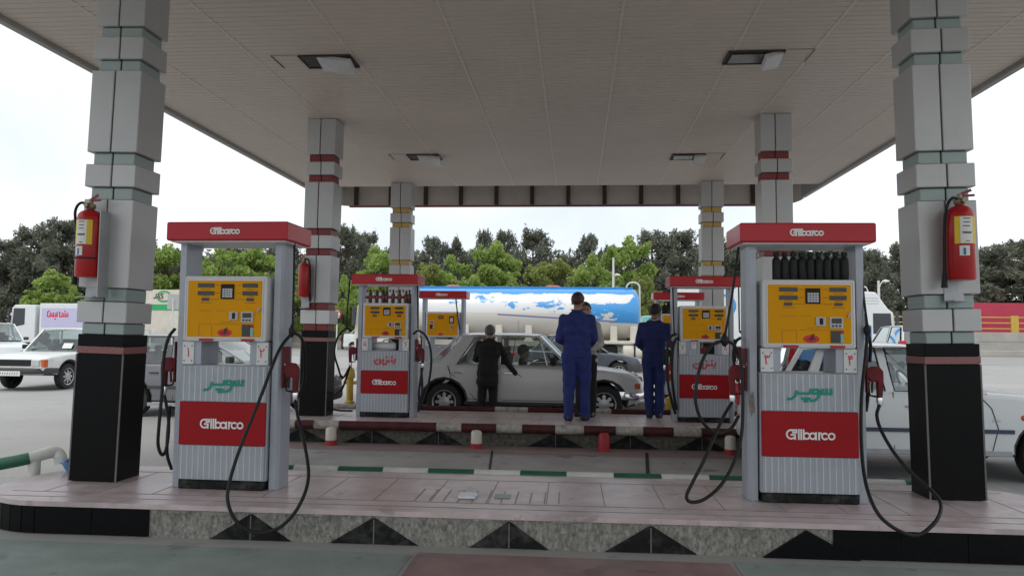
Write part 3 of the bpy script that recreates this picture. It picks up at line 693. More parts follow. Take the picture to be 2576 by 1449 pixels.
def dispenser(label, cx, yf, h, digits, fuel, fuelmat, yaw=0.0, nozz=((1, .94, None), (-1, .94, None)), rear=False, capdx=0.0):
    t = thing('fuel_dispenser', label, 'fuel dispenser', (cx, yf, h), yaw, 'fuel dispensers')
    wc = .356
    m = MB(); m.box(-wc + .01, wc - .01, .0, .31, .001, .07, c=.008); m.build('plinth', m_granitedull, t)
    m = MB(); m.box(-wc, wc, .008, .3, .071, .955, c=.006); m.build('cabinet', m_pgrey, t)
    for za, zb, nm in ((.075, .337, 'lower_ribbed_panel'), (.672, .948, 'upper_ribbed_panel')):
        m = MB(); m.box(-wc + .012, wc - .012, -.004, .0075, za, zb, c=.002)
        for k in range(15):
            x = -.322 + k * .046; m.box(x - .004, x + .004, -.0062, -.0042, za + .003, zb - .003, 1)
        m.build(nm, [m_pribbed, m_priblight, m_grout], t)
    m = MB(); m.box(-wc + .008, wc - .008, -.012, .0075, .34, .669, c=.004); rp_ = m.build('red_panel', m_pred, t)
    m = MB(); m.strokes(LOGO, (0, -.012, .5), XR, ZU, .345, .0125 / .345 * 1.02); m.build('logo', m_logowhite, rp_)
    m = MB()
    if fuel: m.strokes([[(a - .5, b * .62) for a, b in l] for l in fuel], (.0, -.0085, .8), XR, ZU, .31, .06); m.build('lettering', fuelmat, t)
    # posts with rounded outer edges
    for s in (-1, 1):
        m = MB(); Q = [(s * (wc + .01), .045), (s * (wc + .01), .29), (s * (wc + .06), .29), (s * (wc + .078), .26), (s * (wc + .081), .16), (s * (wc + .078), .08), (s * (wc + .06), .045)]
        if s < 0: Q = Q[::-1]
        m.prism(Q, .002, 1.915, 'z'); m.build('post', m_pgrey, t)
    m = MB(); m.box(wc + .001, wc + .0095, .05, .28, .075, .95); m.box(-wc - .0095, -wc - .001, .05, .28, .075, .95); pieces(m, 'shadow_gap', m_black, t)
    # number band
    nb = []
    for x0, x1 in ((-wc + .008, -.255), (.255, wc - .008)):
        m = MB(); m.box(x0, x1, .004, .012, .957, 1.133, c=.002)
        for x in (x0 + .016, x1 - .016):
            for z in (.985, 1.1): m.lathe([(.005, .0), (.005, .003)], 8, 1, o=(x, .0005, z), axis='y')
        nb.append(m.build('number_plate', [m_pwhite, m_lampdark], t))
    for sx, q in ((0, -.3), (1, .3)): m = MB(); m.strokes(DIG[digits[sx]], (q, .003, 1.05), XR, ZU, .066, .12); m.build('numeral', m_txtred, nb[sx])
    m = MB(); m.box(-wc + .01, -.2, .013, .29, .957, 1.134); m.box(.2, wc - .01, .013, .29, .957, 1.134); pieces(m, 'neck', m_pgrey, t)
    # display head
    HB, HH, HW = 1.136, .508, .334
    m = MB(); m.box(-HW, HW, -.028, .31, HB, HB + HH, c=.012); hd = m.build('display_head', m_pwhite, t)
    m = MB()
    for a, b, c_, d in ((-HW + .018, HW - .018, HB + HH - .024, HB + HH - .02), (-HW + .018, HW - .018, HB + .02, HB + .024), (-HW + .018, -HW + .022, HB + .024, HB + HH - .024), (HW - .022, HW - .018, HB + .024, HB + HH - .024)):
        m.box(a, b, -.0296, -.0275, c_, d)
    m.build('frame_groove', m_pgrey, hd)
    m = MB(); m.box(-HW + .034, HW - .034, -.033, -.0275, HB + .036, HB + HH - .036, c=.002); yp = m.build('amber_panel', m_pyellow, hd)
    if True:
        fx = lambda x: (x - 1908) / 237 * .668 - .334
        fz = lambda y: HB + (883 - y) / 176 * HH
        def rect(mb, x0, x1, y0, y1, dep=.004, mi=0, base=.0335): mb.box(fx(x0), fx(x1), -base - dep, -base + .001, fz(y1), fz(y0), mi)
        if not rear:
            for a, b, c_, d in ((1949, 1996, 727, 738), (1949, 1996, 748, 759), (1961, 1982, 766, 774), (2078, 2121, 727, 738), (2078, 2121, 748, 759), (2090, 2111, 766, 774)):
                m = MB(); rect(m, a, b, c_, d); m.build('price_display', m_screen, yp)
            m = MB(); rect(m, 2016, 2054, 729, 769, .006); kp = m.build('keypad', m_black, yp)
            m = MB()
            for i in range(4):
                for j in range(4): rect(m, 2021 + j * 7.4, 2027.2 + j * 7.4, 741 + i * 6.2, 746 + i * 6.2, .009)
            m.build('keys', m_keys, kp)
            m = MB(); rect(m, 2042, 2067, 803, 825, .008); rect(m, 2051, 2060, 806, 822, .0095, 1); m.build('card_slot', [m_bracket, m_black], yp)
            m = MB(); rect(m, 2077, 2111, 803, 831, .01); rect(m, 2081, 2107, 806, 819, .0115, 1)
            for q in range(3): rect(m, 2081.5 + q * 9, 2087.5 + q * 9, 822.5, 828, .0115, 1)
            m.build('payment_screen', [m_keys, m_screen], yp)
            m = MB(); rect(m, 2080, 2103, 837, 868, .007); rect(m, 2104, 2112, 837, 845, .006, 1); rect(m, 2104, 2112, 846, 868, .006, 2); m.build('card_reader', [m_screen, m_bolred, m_turq], yp)
            m = MB(); rect(m, 1958, 1996, 875, 882, .007); rect(m, 2079, 2115, 875, 882, .007); pieces(m, 'red_tab', m_exred, yp)
            m = MB(); m.lathe([(.011, -.046), (.011, -.033)], 10, o=(fx(2127), 0, fz(797)), axis='y'); m.bar((fx(2123), -.047, fz(804)), (fx(2130), -.047, fz(790)), .006, .006); m.build('lock', m_bracket, yp)
            m = MB(); cx_, cz_ = fx(2030), fz(859); m.add([(cx_ + .058 * math.cos(R(a)), -.0352, cz_ + .029 * math.sin(R(a))) for a in range(0, 360, 15)], [tuple(range(24))]); em = m.build('oval_emblem', m_txtred, yp)
            m = MB(); m.strokes([[(-.5, -.15), (-.1, .1), (.0, -.2), (.2, .15), (.45, -.1)], [(0, -.25), (.05, .55)], [(.22, .15), (.3, .7)]], (cx_, -.0356, cz_), XR, ZU, .055, .14); m.build('emblem_mark', m_txtdark, em)
            m = MB()
            for a, b, c_, d in ((1955, 1993, 837, 838), (1955, 1956, 838, 869), (1992, 1993, 838, 869), (1955, 1990, 800, 801), (2003, 2028, 800, 801), (2000, 2075, 836, 837), (2018, 2050, 830, 831)): rect(m, a, b, c_, d, .0008)
            for a, b, yy in ((1999, 2010, 732), (1999, 2010, 753), (1986, 2009, 770), (2062, 2074, 732), (2062, 2074, 753), (2060, 2085, 770), (1956, 1990, 779), (2085, 2118, 779), (1962, 1982, 761.5), (2092, 2110, 761.5)):
                rect(m, a, b, yy - .8, yy + .8, .0009)
            pieces(m, 'printed_mark', m_brownline, yp)
            for xx in (1972, 2100):
                tx = bpy.data.curves.new('small_print', 'FONT'); tx.body = 'THIS SALE'; tx.size = .0165; tx.align_x = 'CENTER'
                to = bpy.data.objects.new('small_print', tx); me = bpy.data.meshes.new_from_object(to); bpy.data.objects.remove(to)
                me.materials.append(m_brownline); o = bpy.data.objects.new('small_print', me); C.objects.link(o); o.parent = yp; o.location = (fx(xx), -.0348, fz(745.3)); o.rotation_euler = (R(90), 0, 0)
        else:
            m = MB(); rect(m, 2075, 2110, 738, 785, .006); rect(m, 2081, 2104, 748, 778, .008, 1); m.build('keypad', [m_black, m_keys], yp)
            m = MB(); rect(m, 2085, 2106, 805, 828, .008); rect(m, 2093, 2100, 808, 824, .0095, 1); m.build('card_slot', [m_bracket, m_black], yp)
            m = MB(); rect(m, 1935, 1968, 772, 790, .008); rect(m, 1940, 1962, 776, 784, .0095, 1); m.build('payment_screen', [m_keys, m_screen], yp)
            m = MB(); rect(m, 1938, 1958, 795, 825, .007); rect(m, 1959, 1966, 795, 825, .006, 1); m.build('card_reader', [m_screen, m_keys], yp)
            for yy in (735, 748): m = MB(); rect(m, 1996, 2036, yy, yy + 8); m.build('price_display', m_screen, yp)
            m = MB(); cx_, cz_ = fx(2015), fz(862); m.add([(cx_ + .045 * math.cos(R(a)), -.0352, cz_ + .026 * math.sin(R(a))) for a in range(0, 360, 15)], [tuple(range(24))]); m.build('oval_emblem', m_txtred, yp)
    # cap
    m = MB(); m.box(-.49 + capdx, .49 + capdx, -.1, .4, 1.915, 2.06, c=.01); cp = m.build('cap', m_cap, t)
    m = MB(); m.box(-.46 + capdx, .46 + capdx, -.07, .37, 1.905, 1.916); m.build('cap_underside', m_pwhite, cp)
    m = MB(); m.strokes(LOGO, (-.01 + capdx, -.1, 1.985), XR, ZU, .235, .0125 / .345 * 1.3); m.build('logo', m_logowhite, cp)
    for s, z, bm in nozz:
        m = MB(); m.box(wc + .083 if s > 0 else -wc - .095, wc + .095 if s > 0 else -wc - .083, .06, .2, z - .13, z + .19, c=.004); m.build('nozzle_boot', m_noz, t)
        NOZ[(t.name, s)] = nozzle(t, s * (wc + .078), .09, z, s, bm)
    return t
NOZ = {}
def nend(t, s, dz=0.0):
    return Matrix.Translation(t.location) @ Matrix.Rotation(t.rotation_euler[2], 4, 'Z') @ (NOZ[(t.name, s)] + Vector((0, 0, dz)))
def hose(parent, pts, r=.0115, name='hose', mt=None, n=9):
    """pts are photo-surveyed places (px, py, depth) along the hose"""
    P = [(p if isinstance(p, Vector) else at(*p)) - Vector(parent.location) for p in pts]
    c, s_ = math.cos(-parent.rotation_euler[2]), math.sin(-parent.rotation_euler[2])
    P = [Vector((p.x * c - p.y * s_, p.x * s_ + p.y * c, p.z)) for p in P]
    m = MB(); m.tube(spline(P, n), r, 9); return m.build(name, mt or m_rubber, parent, 60)
def clamp(parent, px, py, Y, r=.024):
    p = at(px, py, Y) - Vector(parent.location); m = MB(); m.lathe([(.006, -.05), (r * .7, -.035), (r, -.01), (r, .015), (r * .5, .035), (.008, .055)], 12, o=p); m.build('hose_clamp', m_rubber, parent, 60)

d1 = dispenser('left front dispenser with green lettering, numbered 1 and 2, hose looping over the kerb', -2.715, 5.68, H1, (1, 2), SUPER, m_txtgreen, yaw=R(-1.2), capdx=.03, nozz=((1, .91, None), (-1, .94, None)))
hose(d1, [(741, 612, 5.8), (739, 720, 5.76), (736, 826, 5.7)], .009, 'hose_hanger')
clamp(d1, 735, 833, 5.7)
hose(d1, [(734, 838, 5.7), (700, 885, 5.5), (655, 1000, 5.36), (603, 1130, 5.24), (577, 1215, 5.13), (574, 1265, 5.08), (598, 1314, 5.04), (650, 1340, 5.02), (706, 1324, 5.04), (752, 1272, 5.1), (776, 1200, 5.25), (766, 1115, 5.5), (750, 1050, 5.66), nend(d1, 1, .02)], .0125)
hose(d1, [(738, 836, 5.7), (758, 850, 5.78), (767, 890, 5.86), (765, 960, 5.95), (744, 1010, 5.98)], .012)
hose(d1, [(441, 826, 5.75), (424, 850, 5.72), (412, 900, 5.7), (408, 980, 5.66), (400, 1070, 5.64), (398, 1120, 5.66), (409, 1144, 5.7), (420, 1120, 5.74), (424, 1060, 5.76), nend(d1, -1, .02)], .0125)
hose(d1, [(428, 1020, 5.85), (421, 1100, 5.85), (421, 1145, 5.86), (432, 1180, 5.9)], .0125)

d2 = dispenser('right front dispenser with green lettering, numbered 3 and 4, below a row of black bottles', 1.725, 5.79, H1, (3, 4), SUPER, m_txtgreen, yaw=R(.6), capdx=-.025)
hose(d2, [(1858, 622, 5.85), (1842, 740, 5.78), (1823, 848, 5.7)], .009, 'hose_hanger')
clamp(d2, 1822, 855, 5.7, .03)
hose(d2, [(1818, 856, 5.7), (1788, 872, 5.64), (1764, 915, 5.6), (1751, 975, 5.58), (1752, 1022, 5.58), (1770, 1064, 5.6), (1800, 1088, 5.64), (1838, 1078, 5.7), (1858, 1046, 5.76)], .0125)
hose(d2, [nend(d2, -1, .02), (1824, 1040, 5.72), (1803, 1085, 5.56), (1772, 1155, 5.45), (1742, 1213, 5.4), (1727, 1247, 5.38), (1738, 1262, 5.38), (1772, 1255, 5.4), (1815, 1218, 5.46), (1848, 1158, 5.55), (1866, 1085, 5.66), (1868, 980, 5.75), (1862, 905, 5.8), (1846, 868, 5.78), (1828, 858, 5.72)], .0125)
hose(d2, [(1862, 850, 5.95), (1850, 862, 5.9), (1845, 900, 5.9), (1856, 960, 5.92)], .012)
hose(d2, [(2163, 625, 5.88), (2172, 740, 5.85), (2181, 812, 5.8)], .009, 'hose_hanger')
clamp(d2, 2182, 830, 5.8, .026)
hose(d2, [nend(d2, 1, .02), (2206, 1045, 5.8), (2218, 1085, 5.72), (2252, 1142, 5.6), (2302, 1198, 5.48), (2347, 1238, 5.36), (2367, 1268, 5.26), (2356, 1308, 5.12), (2311, 1345, 5.06), (2265, 1336, 5.05), (2214, 1298, 5.08), (2185, 1240, 5.2), (2171, 1170, 5.4), (2166, 1080, 5.58), (2168, 990, 5.68), (2178, 890, 5.76), (2182, 840, 5.8)], .0125)
hose(d2, [(2184, 838, 5.82), (2190, 870, 5.86), (2188, 910, 5.9)], .012)
hose(d2, [(2184, 975, 5.95), (2182, 1005, 5.95), (2178, 1035, 5.95)], [.016] * 19 if False else .014)

m = MB(); rr = random.Random(4)
m.add([(-.405 + .024 * math.cos(R(a)) * rr.uniform(.6, 1.2), .0437, .72 + .1 * math.sin(R(a)) * rr.uniform(.7, 1.2)) for a in range(0, 360, 20)], [tuple(range(18))]); m.build('rust_stain', m_stain, d2)
d3 = dispenser('second row left dispenser with red lettering, numbered 5 and 6, bottles on its head', -2.75, 10.78, H2, (5, 6), BENZIN, m_txtred, yaw=R(-.8))
hose(d3, [(880, 705, 10.85), (874, 780, 10.8), (871, 824, 10.75)], .011, 'hose_hanger')
hose(d3, [(884, 832, 10.8), (870, 827, 10.72), (850, 848, 10.66), (841, 885, 10.64), (850, 922, 10.66), (862, 950, 10.7), nend(d3, -1, .02)], .015)
hose(d3, [nend(d3, -1, .02), (862, 975, 10.9), (848, 988, 11.1), (826, 1002, 11.3), (800, 1010, 11.4)], .015)
hose(d3, [(800, 1010, 11.3), (826, 1025, 11.2), (852, 1032, 11.1), (886, 1033, 11.0)], .015)
hose(d3, [(1050, 708, 10.85), (1051, 780, 10.8), (1052, 828, 10.75)], .011, 'hose_hanger')
hose(d3, [(1040, 840, 10.8), (1054, 832, 10.72), (1074, 850, 10.66), (1085, 895, 10.62), (1080, 955, 10.62), (1066, 1005, 10.66), (1052, 1034, 10.75)], .016)
hose(d3, [nend(d3, 1, .02), (1054, 985, 10.78), (1056, 1020, 10.8)], .018)
hose(d3, [(1060, 925, 10.8), (1062, 985, 10.78), (1054, 1030, 10.8)], .018)

d4 = dispenser('second row right dispenser with red lettering, numbered 7 and 8, seen behind looping hoses', 1.815, 10.93, H2, (7, 8), BENZIN, m_txtred, yaw=R(.6), nozz=((1, .99, None), (-1, .96, m_rubber)))
hose(d4, [(1692, 705, 10.95), (1694, 780, 10.9), (1696, 838, 10.85)], .011, 'hose_hanger')
hose(d4, [(1700, 840, 10.9), (1686, 850, 10.8), (1678, 890, 10.78), (1680, 960, 10.8), (1690, 1010, 10.82), (1699, 1040, 10.9)], .02)
hose(d4, [(1704, 850, 10.95), (1694, 870, 10.9), (1690, 930, 10.88), (1695, 990, 10.88), (1701, 1030, 10.92)], .02)
hose(d4, [(1858, 715, 10.95), (1859, 780, 10.9), (1860, 830, 10.85)], .011, 'hose_hanger')
hose(d4, [(1860, 832, 10.85), (1872, 850, 10.8), (1880, 900, 10.78), (1872, 960, 10.8)], .015)
d5 = dispenser('far left dispenser half hidden behind the silver sedan', -2.66, 15.0, H3, (1, 2), None, m_txtred, rear=True)
hose(d5, [(1147, 752, 15.0), (1152, 800, 14.95), (1157, 832, 14.9)], .013, 'hose_hanger')
d6 = dispenser('far right dispenser mostly hidden behind the man in blue and the second row dispenser', 2.0, 15.0, H3, (3, 4), None, m_txtred, rear=True)
hose(d6, [(1697, 750, 15.0), (1696, 800, 14.95), (1694, 835, 14.9)], .013, 'hose_hanger')

def bottle(kind, label, loc, group, h=.2):
    t = thing('bottle', label, 'bottle', loc, rnd.uniform(0, 6), group); r = .0265 if kind != 'b' else .0305
    m = MB(); m.lathe([(r * .92, 0), (r, .006), (r, h * (.58 if kind != 'b' else .7)), (r * .9, h * (.66 if kind != 'b' else .76)), (r * .5, h * (.76 if kind != 'b' else .83)), (r * .5, h * .86)], 14); m.build('body', {'b': m_rubber, 'w': m_pwhite, 'd': m_lampdark}[kind], t, 50)
    ck = .55 if kind != 'b' else .72; m = MB(); m.lathe([(r * ck, h * .85), (r * ck, h), (r * ck * .6, h * 1.01)], 12); m.build('cap', m_rubber if kind != 'w' else m_exred, t, 50)
    if kind != 'b':
        m = MB(); m.lathe([(r * 1.01, h * .34), (r * 1.02, h * .36), (r * 1.02, h * .55), (r * 1.01, h * .57)], 14); m.build('label_band', m_redtrim if kind == 'd' else m_clad_red, t, 50)
    return t
for k in range(9):
    bottle('b', 'black motor oil bottle in the row on the right front dispenser head', (1.52 + k * .0625, 5.88 + .004 * math.sin(k * 3), H1 + 1.645), 'black bottles on the right front dispenser', .215)
for k, kd in enumerate('wdwdwddwdwdwdd'):
    bottle(kd, 'white oil bottle with red band on the second row left dispenser head' if kd == 'w' else 'dark oil bottle with red band on the second row left dispenser head', (-3.06 + k * .0485, 10.9, H2 + 1.645), 'white oil bottles on the second row dispenser' if kd == 'w' else 'dark oil bottles on the second row dispenser', .2 if k % 3 else .19)
t = thing('canister', 'white plastic jug lying in the gap of the second row left dispenser', 'jug', (-2.78, 10.95, H2 + .957))
m = MB(); m.lathe([(.02, -.2), (.055, -.17), (.062, -.1), (.062, .1), (.05, .14)], 18, o=(0, 0, .063), axis='x'); m.build('body', m_pwhite, t, 50)
m = MB(); m.tube(spline([(-.05, 0, .12), (-.02, 0, .15), (.06, 0, .15), (.09, 0, .12)], 6), .009, 8); m.build('handle', m_pwhite, t, 50)
for k, (x, lab) in enumerate(((-2.52, 'short white cup in the gap of the second row left dispenser'), (-2.47, 'taller white cup at the right side of the same gap, by numeral 6'))):
    m = MB(); m.lathe([(.03, 0), (.036, .085 + .02 * k), (.032, .085 + .02 * k), (.026, .006)], 16); tag(m.build('cup', m_pwhite, None, 50, loc=(x, 10.9, H2 + .957)), lab, 'cup')

# ------------------------------------------------------------------ cars
def fill2d(poly, holes=(), step=.18):
    """triangulated 2d polygon with inner grid points, returns (verts, tris)"""
    vs = [Vector(p) for p in poly]; n = len(vs); ed = [(i, (i + 1) % n) for i in range(n)]
    xs = [p[0] for p in poly]; zs = [p[1] for p in poly]
    def inside(x, z):
        c = False; j = n - 1
        for i in range(n):
            if (poly[i][1] > z) != (poly[j][1] > z) and x < (poly[j][0] - poly[i][0]) * (z - poly[i][1]) / (poly[j][1] - poly[i][1] + 1e-12) + poly[i][0]: c = not c
            j = i
        return c
    x = min(xs) + step / 2
    while x < max(xs):
        z = min(zs) + step / 2
        while z < max(zs):
            if inside(x, z) and min((Vector((x, z)) - v).length for v in vs[:n]) > step * .35: vs.append(Vector((x, z)))
            z += step
        x += step
    r = delaunay_2d_cdt(vs, ed, [], 1, 1e-5)
    return [tuple(v) for v in r[0]], [tuple(f) for f in r[2]]
def arch(x, r, zc, z0, n=10):
    a0 = math.asin(max(-1, min(1, (z0 - zc) / r)))
    return [(x + r * math.cos(a0 + (math.pi - 2 * a0) * i / n), zc + r * math.sin(a0 + (math.pi - 2 * a0) * i / n)) for i in range(n + 1)]   # right to left
class Car:
    def __init__(s, name, label, cat, loc, rz, top, sill, wheels, W, paint, wr, group=None, taper=.1, belt=.85, nose_z=None):
        """top: list (x,z) from tail to nose along the upper edge of the lower body"""
        s.t = thing(name, label, cat, loc, rz, group); s.W = W; s.paint = paint; s.wr = wr; s.wheels = wheels; s.sill = sill
        xs = [p[0] for p in top]; s.x0, s.x1 = min(xs), max(xs); s.xm = (s.x0 + s.x1) / 2; s.hl = (s.x1 - s.x0) / 2; s.taper = taper
        s.belt = belt
        ar = []
        for wx in sorted(wheels, reverse=True): ar += arch(wx, wr * 1.17, wr * 1.02, sill)
        P = list(top) + [p for p in ar]
        # order: top runs tail -> nose, then underside nose -> tail
        s.poly = P
        n = len(P); C2 = Vector((0, 0))
        def offset(d):
            o = []
            for i in range(n):
                a = Vector(P[i - 1]); b = Vector(P[i]); c_ = Vector(P[(i + 1) % n]); d1 = (b - a); d2 = (c_ - b)
                if d1.length < 1e-6: d1 = d2
                if d2.length < 1e-6: d2 = d1
                d1.normalize(); d2.normalize(); n1 = Vector((d1.y, -d1.x)); n2 = Vector((d2.y, -d2.x)); m_ = n1 + n2
                m_ = m_ / max(.6, m_.length) if m_.length > 1e-6 else n1
                o.append(b + m_ * d)      # path is clockwise in x-z: right normal points inwards
            return o
        hw = W / 2; lay = [(-hw, .05), (-hw + .012, .022), (-hw + .04, .006), (-hw + .1, 0), (0, 0), (hw - .1, 0), (hw - .04, .006), (hw - .012, .022), (hw, .05)]
        mb = MB(); rings = []
        for y, d in lay:
            O = offset(d); rings.append([len(mb.v) + i for i in range(n)]); mb.v += [s.warp(p[0], y, p[1]) for p in O]
        nt_ = len(top)
        for a, b in zip(rings[:-1], rings[1:]):
            for i in range(n):
                j = (i + 1) % n; dark = i >= nt_ - 1
                mb.f.append((a[i], a[j], b[j], b[i])); mb.m.append(1 if dark else 0)
        for k, (y, d) in ((0, lay[0]), (-1, lay[-1])):
            O = [tuple(p) for p in offset(d)]
            vs, fs = fill2d(O, step=.16); o = len(mb.v); mb.v += [s.warp(p[0], y, p[1]) for p in vs]
            for f in fs: mb.f.append(tuple(i + o for i in (f if k == 0 else reversed(f)))); mb.m.append(0)
        s.body = mb.build('body', [paint, m_plastic], s.t, 38)
        bpy.context.view_layer.update()
        for wx in wheels:
            for sy in (-1, 1): s.wheel(wx, sy)
    def warp(s, x, y, z):
        q = abs(x - s.xm) / s.hl
        k = 1 - s.taper * max(0, q - .45) ** 2 * 2.2
        zz = (z - s.belt * .62); k *= 1 - .10 * max(0, zz) ** 2 * 2 - .06 * max(0, -zz) ** 2 * 3
        return (x, y * k, z)
    def side(s, x, z, sy=-1, out=.0):
        p = s.warp(x, sy * (s.W / 2), z); return (p[0], p[1] + sy * out, p[2])
    def wheel(s, wx, sy, hub=None):
        r = s.wr; w = .165; y = sy * (s.W / 2 - .11)
        e = bpy.data.objects.new('wheel', None); C.objects.link(e); e.parent = s.t; e.location = (wx, y, r); e.empty_display_size = .1
        m = MB(); m.lathe([(r * .66, -w / 2), (r * .93, -w / 2), (r, -w * .32), (r, w * .32), (r * .93, w / 2), (r * .66, w / 2)], 28, axis='y', cap=False); m.build('tyre', m_tyre, e, 45)
        m = MB(); o = sy * (w / 2 - .012)
        m.lathe([(r * .7, o - sy * .01), (r * .68, o + sy * .008), (r * .6, o - sy * .0), (r * .57, o - sy * .03), (r * .02, o - sy * .035)], 28, axis='y', mis=[0, 0, 1, 1], cap=False)
        k = 8
        for i in range(k):      # flat vaned cover
            a = 2 * math.pi * i / k; d = math.pi / k * .62
            m.add([(r * .1 * math.cos(a), o - sy * .004, r * .1 * math.sin(a)), (r * .44 * math.cos(a - d), o - sy * .004, r * .44 * math.sin(a - d)), (r * .55 * math.cos(a), o - sy * .006, r * .55 * math.sin(a)), (r * .44 * math.cos(a + d), o - sy * .004, r * .44 * math.sin(a + d))], [(0, 1, 2, 3)], 0)
        m.lathe([(r * .3, o - sy * .01), (r * .3, o + sy * .004), (r * .1, o + sy * .012), (r * .02, o + sy * .013)], 20, axis='y')
        m.build('rim', [m_rim, m_black], e, 45)
    def house(s, xr0, xr1, xf1, xf0, roof, pill, yb=.93, yt=.76, crown=.035, glass=None, frame=.05, panes=None, rear_h=None, chrome=True, deck=True):
        """greenhouse: base rear/front x, roof rear/front x; pill = [(x_base, x_top, width)]"""
        hw = s.W / 2; B = s.belt; t = s.t; glass = glass or m_glass
        yB = lambda x: abs(s.warp(x, hw, B)[1]) * .965
        def pt(x, u, sy): return Vector((x, sy * (yB(x) * (1 - u) + hw * yt * u), B - .01 + (roof - B + .01) * u))
        # roof
        m = MB(); nx, ny = 12, 10; vs = []
        for i in range(nx + 1):
            f = i / nx; x = xr1 + (xf1 - xr1) * f; e = 4 * f * (1 - f)
            for j in range(ny + 1):
                g_ = -1 + 2 * j / ny; vs.append((x + (0.05 if f > .5 else -.03) * (1 - g_ * g_) * (abs(f - .5) * 2) ** 3, g_ * (hw * yt + .012), roof - .012 + crown * (1 - abs(g_) ** 2.6) + .018 * min(1, e * 1.8)))
        o = len(vs); vs += [(x, y, z - .035) for x, y, z in vs]; fs = []
        for i in range(nx):
            for j in range(ny):
                a = i * (ny + 1) + j; fs.append((a, a + ny + 1, a + ny + 2, a + 1)); fs.append((a + o, a + 1 + o, a + ny + 2 + o, a + ny + 1 + o))
        for i in range(nx):
            for j in (0, ny): a = i * (ny + 1) + j; b = a + ny + 1; fs.append((a, b, b + o, a + o) if j == 0 else (a, a + o, b + o, b))
        for j in range(ny):
            for i in (0, nx): a = i * (ny + 1) + j; b = a + 1; fs.append((a, b, b + o, a + o) if i else (a, a + o, b + o, b))
        m.add(vs, fs); m.build('roof', s.paint, t, 40)
        # pillars
        for xb, xt, w, nm in [(xf0, xf1, frame, 'windscreen_pillar'), (xr0, xr1, frame, 'rear_pillar')] + [(a, b, w, 'pillar') for a, b, w in pill]:
            m = MB()
            for sy in (-1, 1):
                wb, wt = (w if isinstance(w, tuple) else (w, w))
                a0, a1, b0, b1 = pt(xb - wb / 2, 0, sy), pt(xb + wb / 2, 0, sy), pt(xt - wt / 2, 1, sy), pt(xt + wt / 2, 1, sy); n_ = Vector((0, sy * .012, 0)); q = Vector((0, -sy * .035, 0))
                vs = [a0 + n_, a1 + n_, b1 + n_, b0 + n_, a0 + q, a1 + q, b1 + q, b0 + q]
                m.add(vs, [(0, 1, 2, 3) if sy < 0 else (3, 2, 1, 0), (4, 7, 6, 5) if sy < 0 else (5, 6, 7, 4), (0, 4, 5, 1), (1, 5, 6, 2), (2, 6, 7, 3), (3, 7, 4, 0)])
            pieces(m, nm, s.paint, t)
        # glass
        m = MB(); w = .0
        for (xb, xt, nm) in ((xf0, xf1, 'windscreen'), (xr0, xr1, 'rear_window')):
            m = MB(); k = 8; vs = []; bulge = .07 if nm == 'windscreen' else -.05
            for u in (0.02, .97):
                for j in range(k + 1):
                    g_ = -1 + 2 * j / k; p = pt(xb + (xt - xb) * u, u, 1); vs.append((p.x + bulge * (1 - g_ * g_), g_ * p.y * .97, p.z + (crown * .6 * (1 - g_ * g_) if u > .5 else 0)))
            m.add(vs, [(j, j + 1, k + 2 + j, k + 1 + j) for j in range(k)]); m.build(nm, glass, t, 60)
        ps = panes or [(xr0, xr1, xf0, xf1)]
        for a, b, c_, d in ps:
            for sy in (-1, 1):
                m = MB(); m.quad(pt(a, .03, sy), pt(c_, .03, sy), pt(d, .97, sy), pt(b, .97, sy)); m.build('side_window', glass, t)
                m = MB(); q = Vector((0, sy * .004, 0)); loop = [pt(a, .03, sy) + q, pt(c_, .03, sy) + q, pt(d, .97, sy) + q, pt(b, .97, sy) + q]
                m.tube(loop, .011 if chrome else .008, 6, closed=True); m.build('window_trim', m_silver if chrome else m_rubber, t, 60)
        # interior
        if deck:
            m = MB(); m.box(xr0 + .05, xf0 - .02, -hw * .84, hw * .84, B - .06, B + .004, c=.01); m.build('parcel_deck', m_interior, t)
            m = MB(); L = xf0 - xr0
            for sx, ys in ((xr0 + L * .55, (-.36, .36)), (xr0 + L * .2, (-.38, 0, .38))):
                for y in ys: m.box(sx - .07, sx + .05, y - .2, y + .2, B - .2, B + .2, c=.05); m.box(sx - .05, sx + .02, y - .1, y + .1, B + .2, B + .3, c=.04)
            pieces(m, 'seat', m_seat, t, 60)
            m = MB(); ctr = Vector((xf0 - .32, .36, B + .02)); pts = []
            for i in range(16):
                a = 2 * math.pi * i / 16; pts.append(ctr + Vector((-.08 * math.sin(a), .17 * math.cos(a), .15 * math.sin(a))))
            m.tube(pts, .013, 6, closed=True); m.tube([ctr, ctr + Vector((.2, 0, -.12))], .02, 6); m.build('steering_wheel', m_interior, t, 60)
    def seam(s, pts, sy=-1, name='door_seam', w=.008, mt=None, out=.003):
        m = MB(); P = [Vector(s.side(x, z, sy, out)) for x, z in pts]
        for a, b in zip(P[:-1], P[1:]): m.bar(a, b, w, .004)
        return m.build(name, mt or m_black, s.t)
    def strip(s, x0, x1, z, h, mt, name, out=.012, n=14):
        for sy in (-1, 1):
            m = MB(); vs = []
            for i in range(n + 1):
                x = x0 + (x1 - x0) * i / n
                for dz, o in ((-h / 2, 0), (-h / 2, out), (h / 2, out), (h / 2, 0)): vs.append(s.side(x, z + dz, sy, o))
            fs = []
            for i in range(n):
                for j in range(3): a = i * 4 + j; fs.append((a, a + 4, a + 5, a + 1))
            m.add(vs, fs); m.build(name, mt, s.t)
